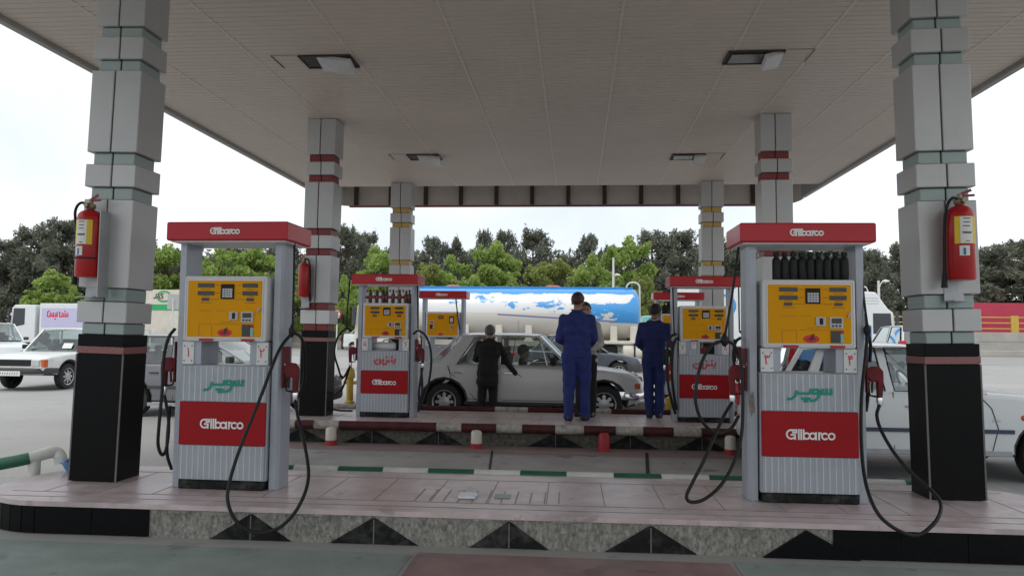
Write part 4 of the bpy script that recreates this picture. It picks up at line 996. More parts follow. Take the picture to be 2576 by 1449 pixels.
    def bumper(s, front, z0, z1, mt, depth=.1, wrap=.35, name='bumper'):
        x = s.x1 if front else s.x0; sg = 1 if front else -1; m = MB(); hw = s.W / 2; pts = []
        N = 14
        for i in range(N + 1):
            g_ = -1 + 2 * i / N; e = abs(g_) ** 4; pts.append((x + sg * depth * (1 - .55 * g_ * g_) - sg * e * .12, g_ * (hw * .97), 0))
        pts = [(x - sg * wrap, -hw * .985, 0)] + pts + [(x - sg * wrap, hw * .985, 0)]
        vs = []; n = len(pts)
        for (a, b, c_) in pts:
            sc = .8
            vs += [(a, b, z0), (a + sg * .015, b * 1.005, z0 + .03), (a + sg * .015, b * 1.005, z1 - .03), (a - sg * .01, b * .99, z1), (a - sg * .14, b * .86, z1), (a - sg * .14, b * .86, z0)]
        fs = []
        for i in range(n - 1):
            for j in range(6): fs.append((i * 6 + j, i * 6 + 6 + j, i * 6 + 6 + (j + 1) % 6, i * 6 + (j + 1) % 6))
        fs += [tuple(range(6)), tuple(reversed(range((n - 1) * 6, n * 6)))]
        m.add(vs, fs); return m.build(name, mt, s.t, 50)
    def part(s, name, mt, fn, smooth=None):
        m = MB(); fn(m); return m.build(name, mt, s.t, smooth)
    def handle(s, x, z, mt=None):
        for sy in (-1, 1):
            m = MB(); p = s.side(x, z, sy); m.box(p[0] - .075, p[0] + .075, min(p[1], p[1] + sy * .028), max(p[1], p[1] + sy * .028), z - .013, z + .013, c=.006); m.build('door_handle', mt or m_silver, s.t)
    def mirror(s, x, z, mt=None):
        for sy in (-1, 1):
            m = MB(); p = s.side(x, z, sy); m.box(x - .05, x + .05, min(p[1] + sy * .03, p[1] + sy * .19), max(p[1] + sy * .03, p[1] + sy * .19), z + .02, z + .13, c=.02); m.bar((x, p[1], z), (x, p[1] + sy * .08, z + .05), .03, .03); m.build('wing_mirror', mt or m_plastic, s.t)

# silver old saloon at the second island
c = Car('sedan_car', 'silver grey old sedan refuelling behind the second island, man in black at its door', 'car', (-3.19, 13.35, 0), 0,
        [(0.02, .30), (-.02, .42), (0.0, .62), (.05, .80), (.16, .865), (.45, .90), (.8, .905), (1.6, .90), (2.55, .885), (3.0, .87), (3.5, .84), (3.9, .79), (4.06, .73), (4.13, .64), (4.12, .5), (4.08, .34), (4.02, .28)],
        .24, (.97, 3.52), 1.6, m_silverpaint, .295, taper=.12, belt=.885)
c.house(.62, 1.22, 2.46, 2.98, 1.37, [(1.82, 1.84, .07), (.99, 1.36, (.3, .16))], panes=[(1.17, 1.50, 1.78, 1.81), (1.87, 1.88, 2.88, 2.42)])
c.seam([(1.84, .88), (1.83, .34), (1.2, .36), (1.1, .62), (1.02, .88)]); c.seam([(2.92, .88), (2.96, .6), (2.9, .34), (1.9, .34)]); c.seam([(1.02, .88), (1.06, .78), (1.5, .33)])
c.seam([(2.05, .9), (2.1, 1.3)], name='quarterlight_bar', out=-.03); c.seam([(2.62, .9), (2.5, 1.33)], name='quarterlight_bar', mt=m_silver, out=-.02, w=.014)
c.handle(1.2, .77); c.handle(2.0, .77); c.mirror(2.72, .9, m_black)
c.bumper(True, .38, .5, m_silver, .09, .3); c.bumper(False, .4, .52, m_silver, .09, .3)
c.strip(1.3, 3.1, .29, .05, m_plastic, 'sill_strip', .008)
for y in (-.58, .58): c.part('headlight', m_headlamp, lambda m: m.lathe([(.115, 0), (.11, .045), (.06, .06), (.01, .062)], 16, o=(4.05, y, .64), axis='x'), 50)
c.part('grille', m_black, lambda m: m.box(4.06, 4.14, -.42, .42, .55, .72, c=.01)); c.part('licence_plate', m_paper, lambda m: m.box(4.235, 4.245, -.25, .25, .38, .48))
for sy in (-1, 1): c.part('indicator', m_orange, lambda m: m.box(4.0, 4.09, sy * .70 - .06, sy * .70 + .06, .55, .63, c=.01))
for sy in (-1, 1): c.part('tail_light', m_redlens, lambda m: m.box(-.035, .05, sy * .62 - .1, sy * .62 + .1, .58, .74, c=.01))

c.t.scale = (1.04, 1.04, 1.04)
# white hatchback on the right
c = Car('hatchback_car', 'white hatchback with navy rub strip in the lane behind the right front dispenser', 'car', (2.0, 8.86, 0), 0,
        [(0.03, .3), (-.02, .45), (0.0, .75), (.06, .9), (.3, .925), (1.0, .925), (2.0, .91), (2.45, .895), (2.8, .87), (3.2, .82), (3.5, .76), (3.66, .68), (3.7, .55), (3.68, .36), (3.62, .27)],
        .26, (.55, 2.88), 1.62, m_whitepaint, .28, taper=.1, belt=.9)
c.house(.1, .42, 1.66, 2.26, 1.36, [(1.28, 1.22, .08), (.42, .62, (.12, .08))], panes=[(.5, .68, 1.23, 1.17), (1.33, 1.28, 2.14, 1.6)], chrome=False)
c.seam([(1.3, .9), (1.3, .3)]); c.seam([(2.16, .9), (2.3, .75), (2.36, .55), (2.3, .32), (1.35, .3)]); c.seam([(.7, .9), (.72, .62)])
c.handle(.95, .76, m_whitepaint); c.handle(1.5, .76, m_whitepaint); c.mirror(1.98, .9, m_plastic)
c.strip(.85, 2.52, .52, .04, m_trim, 'rub_strip'); c.strip(3.2, 3.62, .52, .04, m_trim, 'rub_strip'); c.strip(.86, 2.5, .3, .05, m_bracket, 'sill_strip', .006)
c.strip(.5, 1.62, 1.335, .02, m_black, 'gutter_line', -.13)
c.bumper(True, .28, .5, m_whitepaint, .1, .3); c.bumper(False, .3, .52, m_whitepaint, .08, .3)
for sy in (-1, 1):
    c.part('headlight', m_headlamp, lambda m: m.box(3.52, 3.7, sy * .58 - .16, sy * .58 + .16, .58, .7, c=.02))
    p = c.side(2.62, .66, sy); c.part('indicator', m_orange, lambda m: m.lathe([(.03, 0), (.02, .008), (.005, .012)] if sy > 0 else [(.03, 0), (.02, -.008), (.005, -.012)], 12, o=p, axis='y'), 50)
    c.part('tail_light', m_redlens, lambda m: m.box(-.04, .04, sy * .68 - .08, sy * .68 + .08, .62, .88, c=.01))
p = c.side(2.3, .615, -1, .002)
c.part('model_script', m_bracket, lambda m: m.strokes([[(i * .16, 0), (i * .16 + .05, .3), (i * .16 + .1, 0)] for i in range(6)], (p[0], p[1], p[2]), XR, ZU, .09, .05))

c.t.scale = (.95, 1, 1)
# grey hatchback behind the left dispenser
c = Car('hatchback_car', 'grey hatchback standing behind the left front dispenser and column', 'car', (-8.0, 12.9, 0), 0,
        [(0.03, .3), (-.02, .45), (0.0, .75), (.06, .88), (.4, .9), (1.2, .9), (2.3, .885), (2.75, .87), (3.2, .82), (3.55, .75), (3.72, .66), (3.75, .5), (3.7, .3)],
        .25, (.62, 3.02), 1.6, m_greypaint, .28, taper=.1, belt=.885)
c.house(.12, .45, 1.75, 2.62, 1.35, [(1.32, 1.28, .08), (.5, .68, (.12, .08))], panes=[(.55, .75, 1.27, 1.23), (1.37, 1.33, 2.4, 1.7)], chrome=False)
c.seam([(1.34, .88), (1.34, .3)]); c.seam([(2.5, .88), (2.52, .5), (2.3, .3), (1.4, .3)]); c.handle(1.0, .74, m_plastic); c.handle(1.55, .74, m_plastic); c.mirror(2.35, .9)
c.strip(.9, 2.7, .5, .05, m_plastic, 'rub_strip'); c.strip(.9, 2.7, .22, .06, m_bracket, 'sill_strip', .01)
c.bumper(True, .28, .5, m_plastic, .1); c.bumper(False, .3, .52, m_plastic, .08)
c.part('wiper', m_black, lambda m: (m.bar((2.62, -.5, .93), (2.2, .0, 1.1), .02, .012), m.bar((2.62, .1, .93), (2.2, .55, 1.1), .02, .012)))
for sy in (-1, 1): c.part('headlight', m_headlamp, lambda m: m.box(3.56, 3.75, sy * .58 - .16, sy * .58 + .16, .56, .68, c=.02))

# slate saloon beyond
c = Car('sedan_car', 'dark slate sedan further back between the silver sedan and the tanker', 'car', (-1.95, 24.6, 0), 0,
        [(0.03, .3), (-.03, .45), (0.0, .78), (.06, .92), (.3, .95), (.7, .95), (1.5, .93), (2.6, .91), (3.1, .87), (3.6, .8), (3.9, .72), (4.0, .62), (4.0, .5), (3.95, .3)],
        .26, (.78, 3.3), 1.66, m_slatepaint, .3, taper=.12, belt=.91)
c.house(.55, 1.1, 2.1, 2.95, 1.41, [(1.72, 1.66, .08), (.85, 1.25, (.2, .12))], panes=[(1.0, 1.32, 1.67, 1.61), (1.77, 1.72, 2.8, 2.04)], chrome=False, glass=m_glassdark)
c.bumper(True, .3, .56, m_plastic, .1, .4); c.bumper(False, .3, .56, m_plastic, .1, .4); c.mirror(2.65, .95, m_slatepaint); c.handle(1.5, .8, m_slatepaint)
for sy in (-1, 1): c.part('headlight', m_headlamp, lambda m: m.box(3.84, 4.01, sy * .6 - .17, sy * .6 + .17, .56, .7, c=.02)); c.part('tail_light', m_redlens, lambda m: m.box(-.05, .06, sy * .58 - .18, sy * .58 + .18, .66, .88, c=.02))

# white pickup, nose towards us
c = Car('pickup_truck', 'old white pickup facing the station on the left with an unreadable white plate', 'pickup truck', (-12.95, 20.85, 0), R(-91),
        [(0.0, .42), (-.02, .6), (0, .95), (.05, .97), (1.6, .97), (1.62, .9), (2.0, .9), (2.8, .9), (3.1, .88), (3.6, .85), (4.0, .81), (4.2, .76), (4.27, .68), (4.27, .5), (4.22, .38)],
        .34, (.85, 3.42), 1.62, m_oldwhite, .31, taper=.08, belt=.89)
c.house(1.68, 1.85, 2.5, 2.98, 1.44, [], panes=[(1.75, 1.92, 2.86, 2.44)], chrome=False)
c.bumper(True, .4, .54, m_plastic, .12, .5); c.mirror(2.75, .92, m_black)
c.part('grille', m_black, lambda m: m.box(4.2, 4.29, -.46, .46, .58, .73, c=.01)); c.part('chrome_bar', m_silver, lambda m: m.box(4.25, 4.31, -.74, .74, .535, .56))
for sy in (-1, 1):
    c.part('headlight', m_headlamp, lambda m: m.box(4.2, 4.3, sy * .58 - .11, sy * .58 + .11, .575, .73, c=.015)); c.part('indicator', m_orange, lambda m: m.box(4.14, 4.27, sy * .745 - .05, sy * .745 + .05, .56, .74, c=.015))
def plate(m):
    m.box(4.395, 4.405, -.3, .3, .36, .47)
    for i in range(9): m.strokes([[(0, 0), (.3, 1)], [(.1, .2), (.5, .8)]], (4.405, -.26 + i * .06, .385), (0, 1, 0), ZU, .055, .14, 1)
c.part('licence_plate', [m_paper, m_txtdark], plate)
c.part('wiper', m_black, lambda m: (m.bar((3.0, -.55, .93), (2.85, -.02, 1.0), .02, .012), m.bar((3.0, .0, .93), (2.85, .5, 1.0), .02, .012)))
c.part('windscreen_paper', m_paper, lambda m: m.quad((2.98, .25, .97), (2.98, .5, .97), (2.9, .5, 1.1), (2.9, .25, 1.1)))
c.part('load_frame', m_oldwhite, lambda m: (m.box(.1, 1.7, -.84, .84, 1.41, 1.46), m.tube([(1.72, -.8, .95), (1.72, -.8, 1.47)], .025, 8), m.tube([(1.72, .8, .95), (1.72, .8, 1.47)], .025, 8), m.tube([(.1, -.8, .95), (.1, -.8, 1.42)], .025, 8), m.tube([(.1, .8, .95), (.1, .8, 1.42)], .025, 8)))

# pale car at the far left edge, white suv on the right
def simple_car(name, label, loc, rz, paint, L=4.2, W=1.7, belt=.92, roof=1.45, gl=None, suv=False, cat='car'):
    c = Car(name, label, cat, loc, rz, [(0.03, .3), (-.03, .5), (0, belt - .12), (.06, belt - .01), (.4, belt), (L * .5, belt), (L * .7, belt - .03), (L * .9, belt - .12), (L * .97, belt - .22), (L, .55), (L - .05, .3)],
            .28, (L * .19, L * .8), W, paint, .3 if not suv else .35, taper=.12, belt=belt - .01)
    if suv: c.house(.1, .35, L * .5, L * .68, roof, [(L * .3, L * .3, .1)], panes=[(.25, .5, L * .29, L * .28), (L * .32, L * .32, L * .64, L * .48)], chrome=False, glass=gl)
    else: c.house(.5, 1.05, L * .52, L * .72, roof, [(L * .41, L * .4, .08)], panes=[(.75, 1.2, L * .4, L * .39), (L * .43, L * .42, L * .68, L * .5)], chrome=False, glass=gl)
    c.bumper(True, .3, .55, paint, .1, .4); c.bumper(False, .3, .55, paint, .1, .4)
    for sy in (-1, 1):
        c.part('headlight', m_headlamp, lambda m: m.box(L - .14, L + .015, sy * W * .36 - .16, sy * W * .36 + .16, .58, .72, c=.02))
        if suv: c.part('tail_light', m_redlens, lambda m: m.box(-.06, .1, sy * W * .44 - .09, sy * W * .44 + .09, belt - .06, belt + .18, c=.02))
        else: c.part('tail_light', m_redlens, lambda m: m.box(-.06, .06, sy * W * .36 - .16, sy * W * .36 + .16, .66, .84, c=.02))
    c.mirror(L * .64, belt, m_plastic)
    return c
simple_car('sedan_car', 'pale silver car cut by the left edge of the photo behind the white pickup', (-22.6, 27.0, 0), R(-40), m_whitepaint, roof=1.62, belt=1.02)
simple_car('sedan_car', 'small white car on the road past the speed limit sign', (-18.2, 59, .0), 0, m_whitepaint, roof=1.85, belt=1.3)
simple_car('suv_car', 'white tall car with a red tail light beside the blue truck on the right', (9.35, 20.6, 0), R(84), m_whitepaint, L=4.5, W=1.8, belt=1.2, roof=1.77, gl=m_glassdark, suv=True)

# ------------------------------------------------------------------ trucks
def wheel_at(parent, x, y, r, w=.3):
    m = MB(); m.lathe([(r * .55, -w / 2), (r * .95, -w / 2), (r, -w * .3), (r, w * .3), (r * .95, w / 2), (r * .55, w / 2)], 24, o=(x, y, r), axis='y'); m.lathe([(r * .56, -w * .35), (r * .3, -w * .48), (r * .02, -w * .48)], 20, 1, o=(x, y, r), axis='y'); m.lathe([(r * .02, w * .48), (r * .3, w * .48), (r * .56, w * .35)], 20, 1, o=(x, y, r), axis='y')
    return m.build('wheel', [m_tyre, m_rim], parent, 45)
def truck_cab(t, x, w, z0, z1, L, mt, face=1, fair=.0, zdeck=None):
    """forward control cab, nose at x, facing +x (face=1) or -x"""
    f = face; P = [(x - f * L, z0), (x - f * .05, z0), (x, z0 + .15), (x, z0 + (z1 - z0) * .42), (x - f * .1, z1 - .2), (x - f * .28, z1), (x - f * L, z1)]
    if fair: P = P[:-2] + [(x - f * .35, z1), (x - f * .85, z1 + fair), (x - f * L, z1 + fair * 1.12)]
    if f < 0: P = P[::-1]
    m = MB(); m.prism(P[::-1], -w / 2, w / 2, 'y'); cb = m.build('cab', mt, t); b = cb.modifiers.new('bevel', 'BEVEL'); b.width = .07; b.segments = 3
    zw0, zw1 = z0 + (z1 - z0) * .48, z1 - .22
    for sy in (-1, 1):
        m = MB(); y = sy * (w / 2 + .004); xs = sorted((x - f * .98, x - f * .22)); m.prism([(x - f * 1.0, zw0), (x - f * .16, zw0 - .18), (x - f * .24, zw1), (x - f * 1.0, zw1)] if sy * f > 0 else [(x - f * 1.0, zw1), (x - f * .24, zw1), (x - f * .16, zw0 - .18), (x - f * 1.0, zw0)], min(y, y - sy * .003), max(y, y - sy * .003), 'y'); m.build('side_window', m_glassdark_o, t)
        if L > 1.7: m = MB(); m.box(min(x - f * 1.25, x - f * 1.6), max(x - f * 1.25, x - f * 1.6), min(y, y - sy * .003), max(y, y - sy * .003), zw0, zw1); m.build('sleeper_window', m_glassdark_o, t)
        m = MB(); m.box(min(x + f * .05, x - f * .08), max(x + f * .05, x - f * .08), sy * (w / 2 + .12) - .05, sy * (w / 2 + .12) + .05, zw0 + .1, zw1 - .05, c=.02); m.bar((x - f * .05, sy * w / 2, zw1), (x, sy * (w / 2 + .12), zw1 - .04), .03, .03); m.build('mirror', m_plastic, t)
    m = MB(); a, b_ = x + f * .012, x - f * .085; m.quad((a, -w * .44, zw0), (a, w * .44, zw0), (b_, w * .42, zw1), (b_, -w * .42, zw1)); m.build('windscreen', m_glassdark_o, t)
    return cb
m_glassdark_o = mat('dark_cab_glass', (0.03, 0.036, 0.04), 0.08, var=0.2)

# fuel tanker
TY = 30.0
t = thing('tanker_truck', 'long white and blue fuel tanker parked across the yard behind the sedans', 'tanker truck', (0, TY, 0))
TX0, TX1, ZC, RY, RZ = -6.75, 2.42, 2.31, 1.12, .965
m_tank = bpy.data.materials.new('worn_blue_white_tank'); m_tank.use_nodes = True
n = m_tank.node_tree; L_ = n.links; b = n.nodes['Principled BSDF']; b.inputs['Roughness'].default_value = .38; b.inputs['Coat Weight'].default_value = .3
tcn = n.nodes.new('ShaderNodeTexCoord'); sp = n.nodes.new('ShaderNodeSeparateXYZ'); L_.new(tcn.outputs['Object'], sp.inputs[0])
def mth(op, a, b_=None, clamp=False):
    q = n.nodes.new('ShaderNodeMath'); q.operation = op; q.use_clamp = clamp
    for i, v in enumerate((a, b_)):
        if v is None: continue
        if isinstance(v, (int, float)): q.inputs[i].default_value = v
        else: L_.new(v, q.inputs[i])
    return q.outputs[0]
X_, Z_ = sp.outputs[0], sp.outputs[2]
ns = n.nodes.new('ShaderNodeTexNoise'); ns.inputs['Scale'].default_value = 1.5; ns.inputs['Detail'].default_value = 9; ns.inputs['Roughness'].default_value = .68
mpn = n.nodes.new('ShaderNodeMapping'); mpn.inputs['Scale'].default_value = (1, 1, 2.2); L_.new(tcn.outputs['Object'], mpn.inputs[0]); L_.new(mpn.outputs[0], ns.inputs['Vector'])
cen = mth('ADD', mth('MULTIPLY', X_, -.09), 2.46)       # centre line of the worn blue band falls towards the rear
band = mth('SUBTRACT', 1.0, mth('DIVIDE', mth('ABSOLUTE', mth('SUBTRACT', mth('ADD', Z_, mth('MULTIPLY', mth('SUBTRACT', ns.outputs['Fac'], .5), .35)), cen)), .36))
endb = mth('MULTIPLY', mth('SUBTRACT', X_, -.2), .16, True)
val = mth('ADD', mth('ADD', mth('MULTIPLY', band, .34), endb), mth('MULTIPLY', mth('SUBTRACT', ns.outputs['Fac'], .5), 1.9))
patch = mth('MULTIPLY', mth('GREATER_THAN', val, .3), mth('GREATER_THAN', band, 0.0))
patch = mth('MULTIPLY', patch, mth('GREATER_THAN', X_, -5.0))
topb = mth('GREATER_THAN', Z_, mth('ADD', 3.01, mth('MULTIPLY', mth('SUBTRACT', ns.outputs['Fac'], .5), .3)))
endp = mth('GREATER_THAN', mth('ADD', mth('ADD', X_, mth('MULTIPLY', mth('SUBTRACT', 2.9, Z_), .75)), mth('MULTIPLY', mth('SUBTRACT', ns.outputs['Fac'], .5), 1.6)), 2.15)
endp = mth('MULTIPLY', endp, mth('GREATER_THAN', Z_, 1.9))
blue = mth('MAXIMUM', mth('MAXIMUM', patch, topb), endp)
low = mth('LESS_THAN', Z_, 2.25)
def mixc(f, a, b_):
    q = n.nodes.new('ShaderNodeMix'); q.data_type = 'RGBA'; L_.new(f, q.inputs['Factor'])
    for i, v in ((6, a), (7, b_)):
        if isinstance(v, tuple): q.inputs[i].default_value = v
        else: L_.new(v, q.inputs[i])
    return q.outputs[2]
line = mth('LESS_THAN', mth('ABSOLUTE', mth('SUBTRACT', Z_, mth('ADD', mth('MULTIPLY', X_, -.053), 2.03))), .03); line = mth('MULTIPLY', line, mth('GREATER_THAN', X_, -3.0))
col = mixc(low, (.74, .74, .73, 1), (.68, .655, .59, 1)); col = mixc(line, col, (.2, .2, .42, 1)); col = mixc(blue, col, (.05, .3, .66, 1)); L_.new(col, b.inputs['Base Color'])
m = MB(); prof = []; nn = 40; vs = []
xs = [TX0, TX0 + .1, TX0 + .25] + [TX0 + .25 + (TX1 - TX0 - .5) * i / 24 for i in range(1, 24)] + [TX1 - .25, TX1 - .1, TX1]
sc = [.2, .8, 1] + [1] * 23 + [1, .93, .78]
for x, s_ in zip(xs, sc):
    for j in range(nn): a = 2 * math.pi * j / nn; vs.append((x, RY * s_ * math.cos(a), ZC + RZ * s_ * math.sin(a)))
m.add(vs, [(i * nn + j, i * nn + (j + 1) % nn, (i + 1) * nn + (j + 1) % nn, (i + 1) * nn + j) for i in range(len(xs) - 1) for j in range(nn)])
m.f.append(tuple((len(xs) - 1) * nn + j for j in range(nn))); m.m.append(0); m.f.append(tuple(reversed(range(nn)))); m.m.append(0)
m.build('tank', m_tank, t, 40)
m = MB(); m.box(TX0 + .3, TX1 - .2, -.3, .3, ZC + RZ - .03, ZC + RZ + .03, c=.01); m.build('walkway', m_tankblue, t)
for x in (-4.9, -.9): m = MB(); m.lathe([(.3, ZC + RZ + .03), (.3, ZC + RZ + .07), (.2, ZC + RZ + .1)], 20, o=(x, 0, 0)); m.build('hatch', m_orange, t, 40)
m = MB(); m.tube([(TX1 - .45, -.3, ZC + RZ)] + [(TX1 - .2 + .25 * math.cos(R(a)), -.35, ZC + RZ + .02 + .2 * math.sin(R(a))) for a in range(180, -1, -15)] + [(TX1 + .06, -.4, 1.3), (TX1 + .06, -.4, .9)], .035, 10); m.build('rear_handrail', m_pipewhite, t, 60)
for x in (-5.4, -2.2, .1): m = MB(); m.tube([(x, (RY + .004) * math.cos(R(a)), ZC + (RZ + .004) * math.sin(R(a))) for a in range(200, 341, 7)], .008, 5); m.build('weld_seam', m_bracket, t)
m = MB(); m.box(TX0, TX1 - .1, -.42, .42, .98, 1.2, c=.02); m.box(-.9, TX1, -1.1, 1.1, 1.1, 1.22, c=.02); m.build('chassis', m_cream, t)
for x in (-6.2, -4.25, -2.95, -1.8, 1.45, 2.2):
    m = MB(); m.box(x - .13, x + .13, -.98, -.8, 1.2, 1.78, c=.02); m.box(x - .17, x + .17, -1.0, -.6, 1.16, 1.24); m.build('saddle', m_cream, t)
m = MB(); m.lathe([(.02, -.55), (.3, -.5), (.33, -.42), (.33, .42), (.3, .5), (.02, .55)], 24, o=(2.3, -.85, .8), axis='x'); m.build('side_drum', m_cream, t, 40)
m = MB(); m.box(2.19, 2.25, -1.19, -.5, .46, 1.14); m.box(2.5, 2.56, -1.19, -.5, .46, 1.14); pieces(m, 'drum_strap', m_black, t)
m = MB(); m.box(1.0, 2.6, -1.12, -.95, .3, .42); m.build('under_run_bar', m_cream, t)
m = MB(); m.box(-.6, 1.6, -.9, .9, .55, 1.05, c=.05); m.build('running_gear', m_black, t)
for x in (-5.9, -3.9, .3): 
    for y in (-.95, .95): wheel_at(t, x, y, .5)
truck_cab(t, -8.6, 2.3, .6, 2.7, 1.5, m_cream, face=-1)
m = MB(); m.box(-8.0, -6.7, -.45, .45, .75, 1.15); m.build('coupling_frame', m_black, t)
for y in (-.95, .95): wheel_at(t, -7.95, y, .5)

def trailer(label, cat, x0, x1, y, z0, z1, wd, mt, cabmt=None, face=-1, extra=None, name='lorry', cabL=1.9, cabz=2.7, fair=0):
    t = thing(name, label, cat, ((x0 + x1) / 2, y, 0)); h = (x1 - x0) / 2
    m = MB(); m.box(-h, h, -wd / 2, wd / 2, z0, z1, c=.03); m.build('cargo_box', mt, t)
    m = MB(); m.box(-h + .05, h - .05, -.45, .45, z0 - .28, z0 - .004); m.build('chassis', m_plastic, t)
    m = MB(); m.box(-h + .2, h - .2, -wd / 2 + .02, -wd / 2 + .06, z0 - .5, z0 - .1); m.build('side_guard', m_lampdark, t)
    n_ = max(2, int((x1 - x0) / 3))
    for k in range(n_):
        x = -h + .9 + k * (2 * h - 1.8) / max(1, n_ - 1)
        for yy in (-wd / 2 + .2, wd / 2 - .2): wheel_at(t, x, yy, .48)
    if cabmt:
        x = -h - .3 - cabL if face < 0 else h + .3 + cabL
        truck_cab(t, x, wd * .96, .55, cabz, cabL, cabmt, face, fair)
        for yy in (-wd / 2 + .2, wd / 2 - .2): wheel_at(t, x - face * 1.0, yy, .48)
        m = MB(); m.box(min(x - face * .3, -face * -h), max(x - face * .3, face * h) if face > 0 else -h, -.4, .4, .55, .85); m.build('cab_frame', m_black, t)
    if extra: extra(t, h)
    return t
# lorry with green stripe and three letters
def jas(t, h):
    m = MB(); y = -1.27; m.box(-h + .02, h - .02, y - .004, y, 2.97, 3.42); m.build('green_band', m_green, t)
    m = MB(); ax = at(420, 740, 55.7).x - t.location.x; ax = at(412, 740, 55.7).x - t.location.x; m.strokes([arc(ax, 4.12, .48, 15, 165, 16, rz=.3), arc(ax, 3.95, .48, 195, 345, 16, rz=.3)], (0, y - .004, 0), XR, ZU, 1, .13); m.build('green_ring', m_green, t)
    m = MB(); m.strokes([[(.25, .95), (.1, .2), (-.15, .0), (-.35, .12)], [(.3, 0), (.75, .95), (.95, 0)], [(.45, .3), (.9, .3)], [(1.75, .85), (1.3, .95), (1.2, .6), (1.65, .4), (1.55, .05), (1.1, .05)]], (at(390, 744, 55.7).x - t.location.x, y - .008, 3.88), XR, ZU, .38, .17); m.build('letters', m_txtdark, t)
trailer('long cream lorry with a green stripe and dark letters, left of the left dispenser', 'lorry', -36.0, -24.5, 57, .95, 4.55, 2.5, m_cream, m_whitepaint, -1, jas)
# white van with lilac banner
def banner(t, h):
    y = -1.155
    m = MB(); m.box(-h + .15, h - .02, y - .008, y - .001, 1.55, 2.75); bn = m.build('banner', m_lilac, t)
    m = MB(); m.strokes([[(x * 1.0, b) for x, b in l] for l in [[(0, .5), (.0, .05), (.12, 0), (.26, .08), (.28, .4)], [(.3, .05), (.62, .05), (.62, .4)], [(.45, .05), (.45, .35)], dot(.14, .55, .05), [(.62, .05), (1.0, .05), (1.0, .45)], [(.85, .05), (.85, .35)], dot(.8, -.2, .05), [(1.25, .5), (1.25, .05), (1.37, 0), (1.5, .08), (1.52, .4)], [(1.52, .05), (2.1, .05), (2.1, .35)], [(1.7, .05), (1.7, .35)], [(1.9, .05), (1.9, .35)], dot(1.8, .55, .05)]], (-h + .55, y - .009, 2.2), XR, ZU, .64, .12); m.build('red_lettering', m_txtred, bn)
    m = MB(); m.lathe([(.42, -.004), (.42, 0)], 20, o=(h - .75, y - .009, 1.85), axis='y'); m.build('gold_picture', m_yellow, bn)
    m = MB(); m.box(h - 1.3, h - .03, y - .0105, y - .0092, 2.35, 2.73); m.build('blue_corner', m_turq, bn)
trailer('white delivery van with a lilac banner and red lettering, left of the left column', 'van', -33.6, -29.3, 46, .8, 3.05, 2.3, m_whitepaint, m_whitepaint, -1, banner, name='delivery_van', cabL=1.7, cabz=2.95)
# white tractor unit right
t = thing('tractor_unit', 'white lorry cab with roof fairing and dark windows on the right road', 'lorry cab', (11.6, 36.0, 0))
truck_cab(t, 2.55, 2.45, .6, 2.75, 2.3, m_whitepaint, 1, .72)
m = MB()
for z in (2.95, 3.07, 3.19): m.box(.4, 1.8, -1.235, -1.22, z, z + .02)
m.build('fairing_grooves', m_bracket, t)
m = MB(); m.tube([(.3, -.9, 3.5), (.3, -.9, 3.72), (1.4, -.9, 3.72), (1.5, -.9, 3.45)], .03, 8); m.build('roof_rail', m_silver, t, 60)
m = MB(); m.box(-3.2, 2.2, -.45, .45, .6, .95); m.build('chassis', m_black, t)
for x in (1.4, -2.2):
    for y in (-1.0, 1.0): wheel_at(t, x, y, .5)
# red tarpaulin trailer, white box truck, blue truck, turquoise van
trailer('long crimson tarpaulin trailer behind the yellow railing at the right edge', 'lorry', 33.5, 48.5, 71, 1.2, 4.6, 2.5, m_trailerred, m_whitepaint, 1, None)
def bring(t, h):
    m = MB(); m.strokes([arc(-.6, 2.75, .45, 0, 360, 20)], (0, -1.254, 0), XR, ZU, 1, .1); m.build('blue_ring', m_tankblue, t)
trailer('white box lorry standing behind the far right dispenser', 'lorry', 4.4, 9.6, 34.5, 1.0, 3.55, 2.5, m_whitepaint, None, 1, bring)
t = thing('cargo_truck', 'small truck with a blue box body, seen from behind at the right dispenser', 'truck', (7.55, 20.6, 0), R(4))
m = MB(); m.box(-.95, .22, .0, 1.9, .75, 1.78, c=.03); m.build('blue_box', m_bluegate, t)
m = MB(); m.strokes([[(0, 0), (.1, .4), (.2, 0), (.3, .35), (.4, .05), (.55, .3), (.7, 0), (.85, .3), (1.0, .1)], [(0, -.12), (1.0, -.1)]], (-.62, -.001, 1.62), XR, ZU, .42, .12); m.build('white_script', m_logowhite, t)
m = MB(); m.add([(-.25, -.003, 1.22), (.08, -.003, 1.2), (-.02, -.003, 1.5)], [(0, 1, 2)]); m.build('pale_triangle', m_clad_white, t)
m = MB(); m.box(-.95, .22, .05, 3.6, .45, .74); m.build('chassis', m_black, t)
m = MB(); m.box(-.92, .2, 2.05, 3.5, .75, 1.7, c=.06); m.build('cab', m_bluegate, t)
for x in (-.85, .12):
    for y in (.6, 3.0): m = MB(); m.lathe([(.02, -.1), (.3, -.1), (.32, 0), (.3, .1), (.02, .1)], 20, o=(x, y, .32), axis='x'); m.build('wheel', m_tyre, t, 40)
t = thing('minibus', 'turquoise minibus just right of the tanker, behind the man in blue', 'minibus', (4.6, 42, 0))
m = MB(); m.prism([(-1.4, .5), (1.6, .5), (1.6, 2.3), (1.4, 2.5), (-1.0, 2.5), (-1.4, 1.5)], -1, 1, 'y'); q = m.build('body', m_turq, t); bv = q.modifiers.new('bevel', 'BEVEL'); bv.width = .08; bv.segments = 3
m = MB(); m.box(-.8, -.05, -1.006, -1.002, 1.6, 2.25); m.box(.1, 1.3, -1.006, -1.002, 1.6, 2.25); m.build('side_window', m_glassdark_o, t)
for x in (-.8, 1.0):
    for y in (-.85, .85): wheel_at(t, x, y, .34, .2)

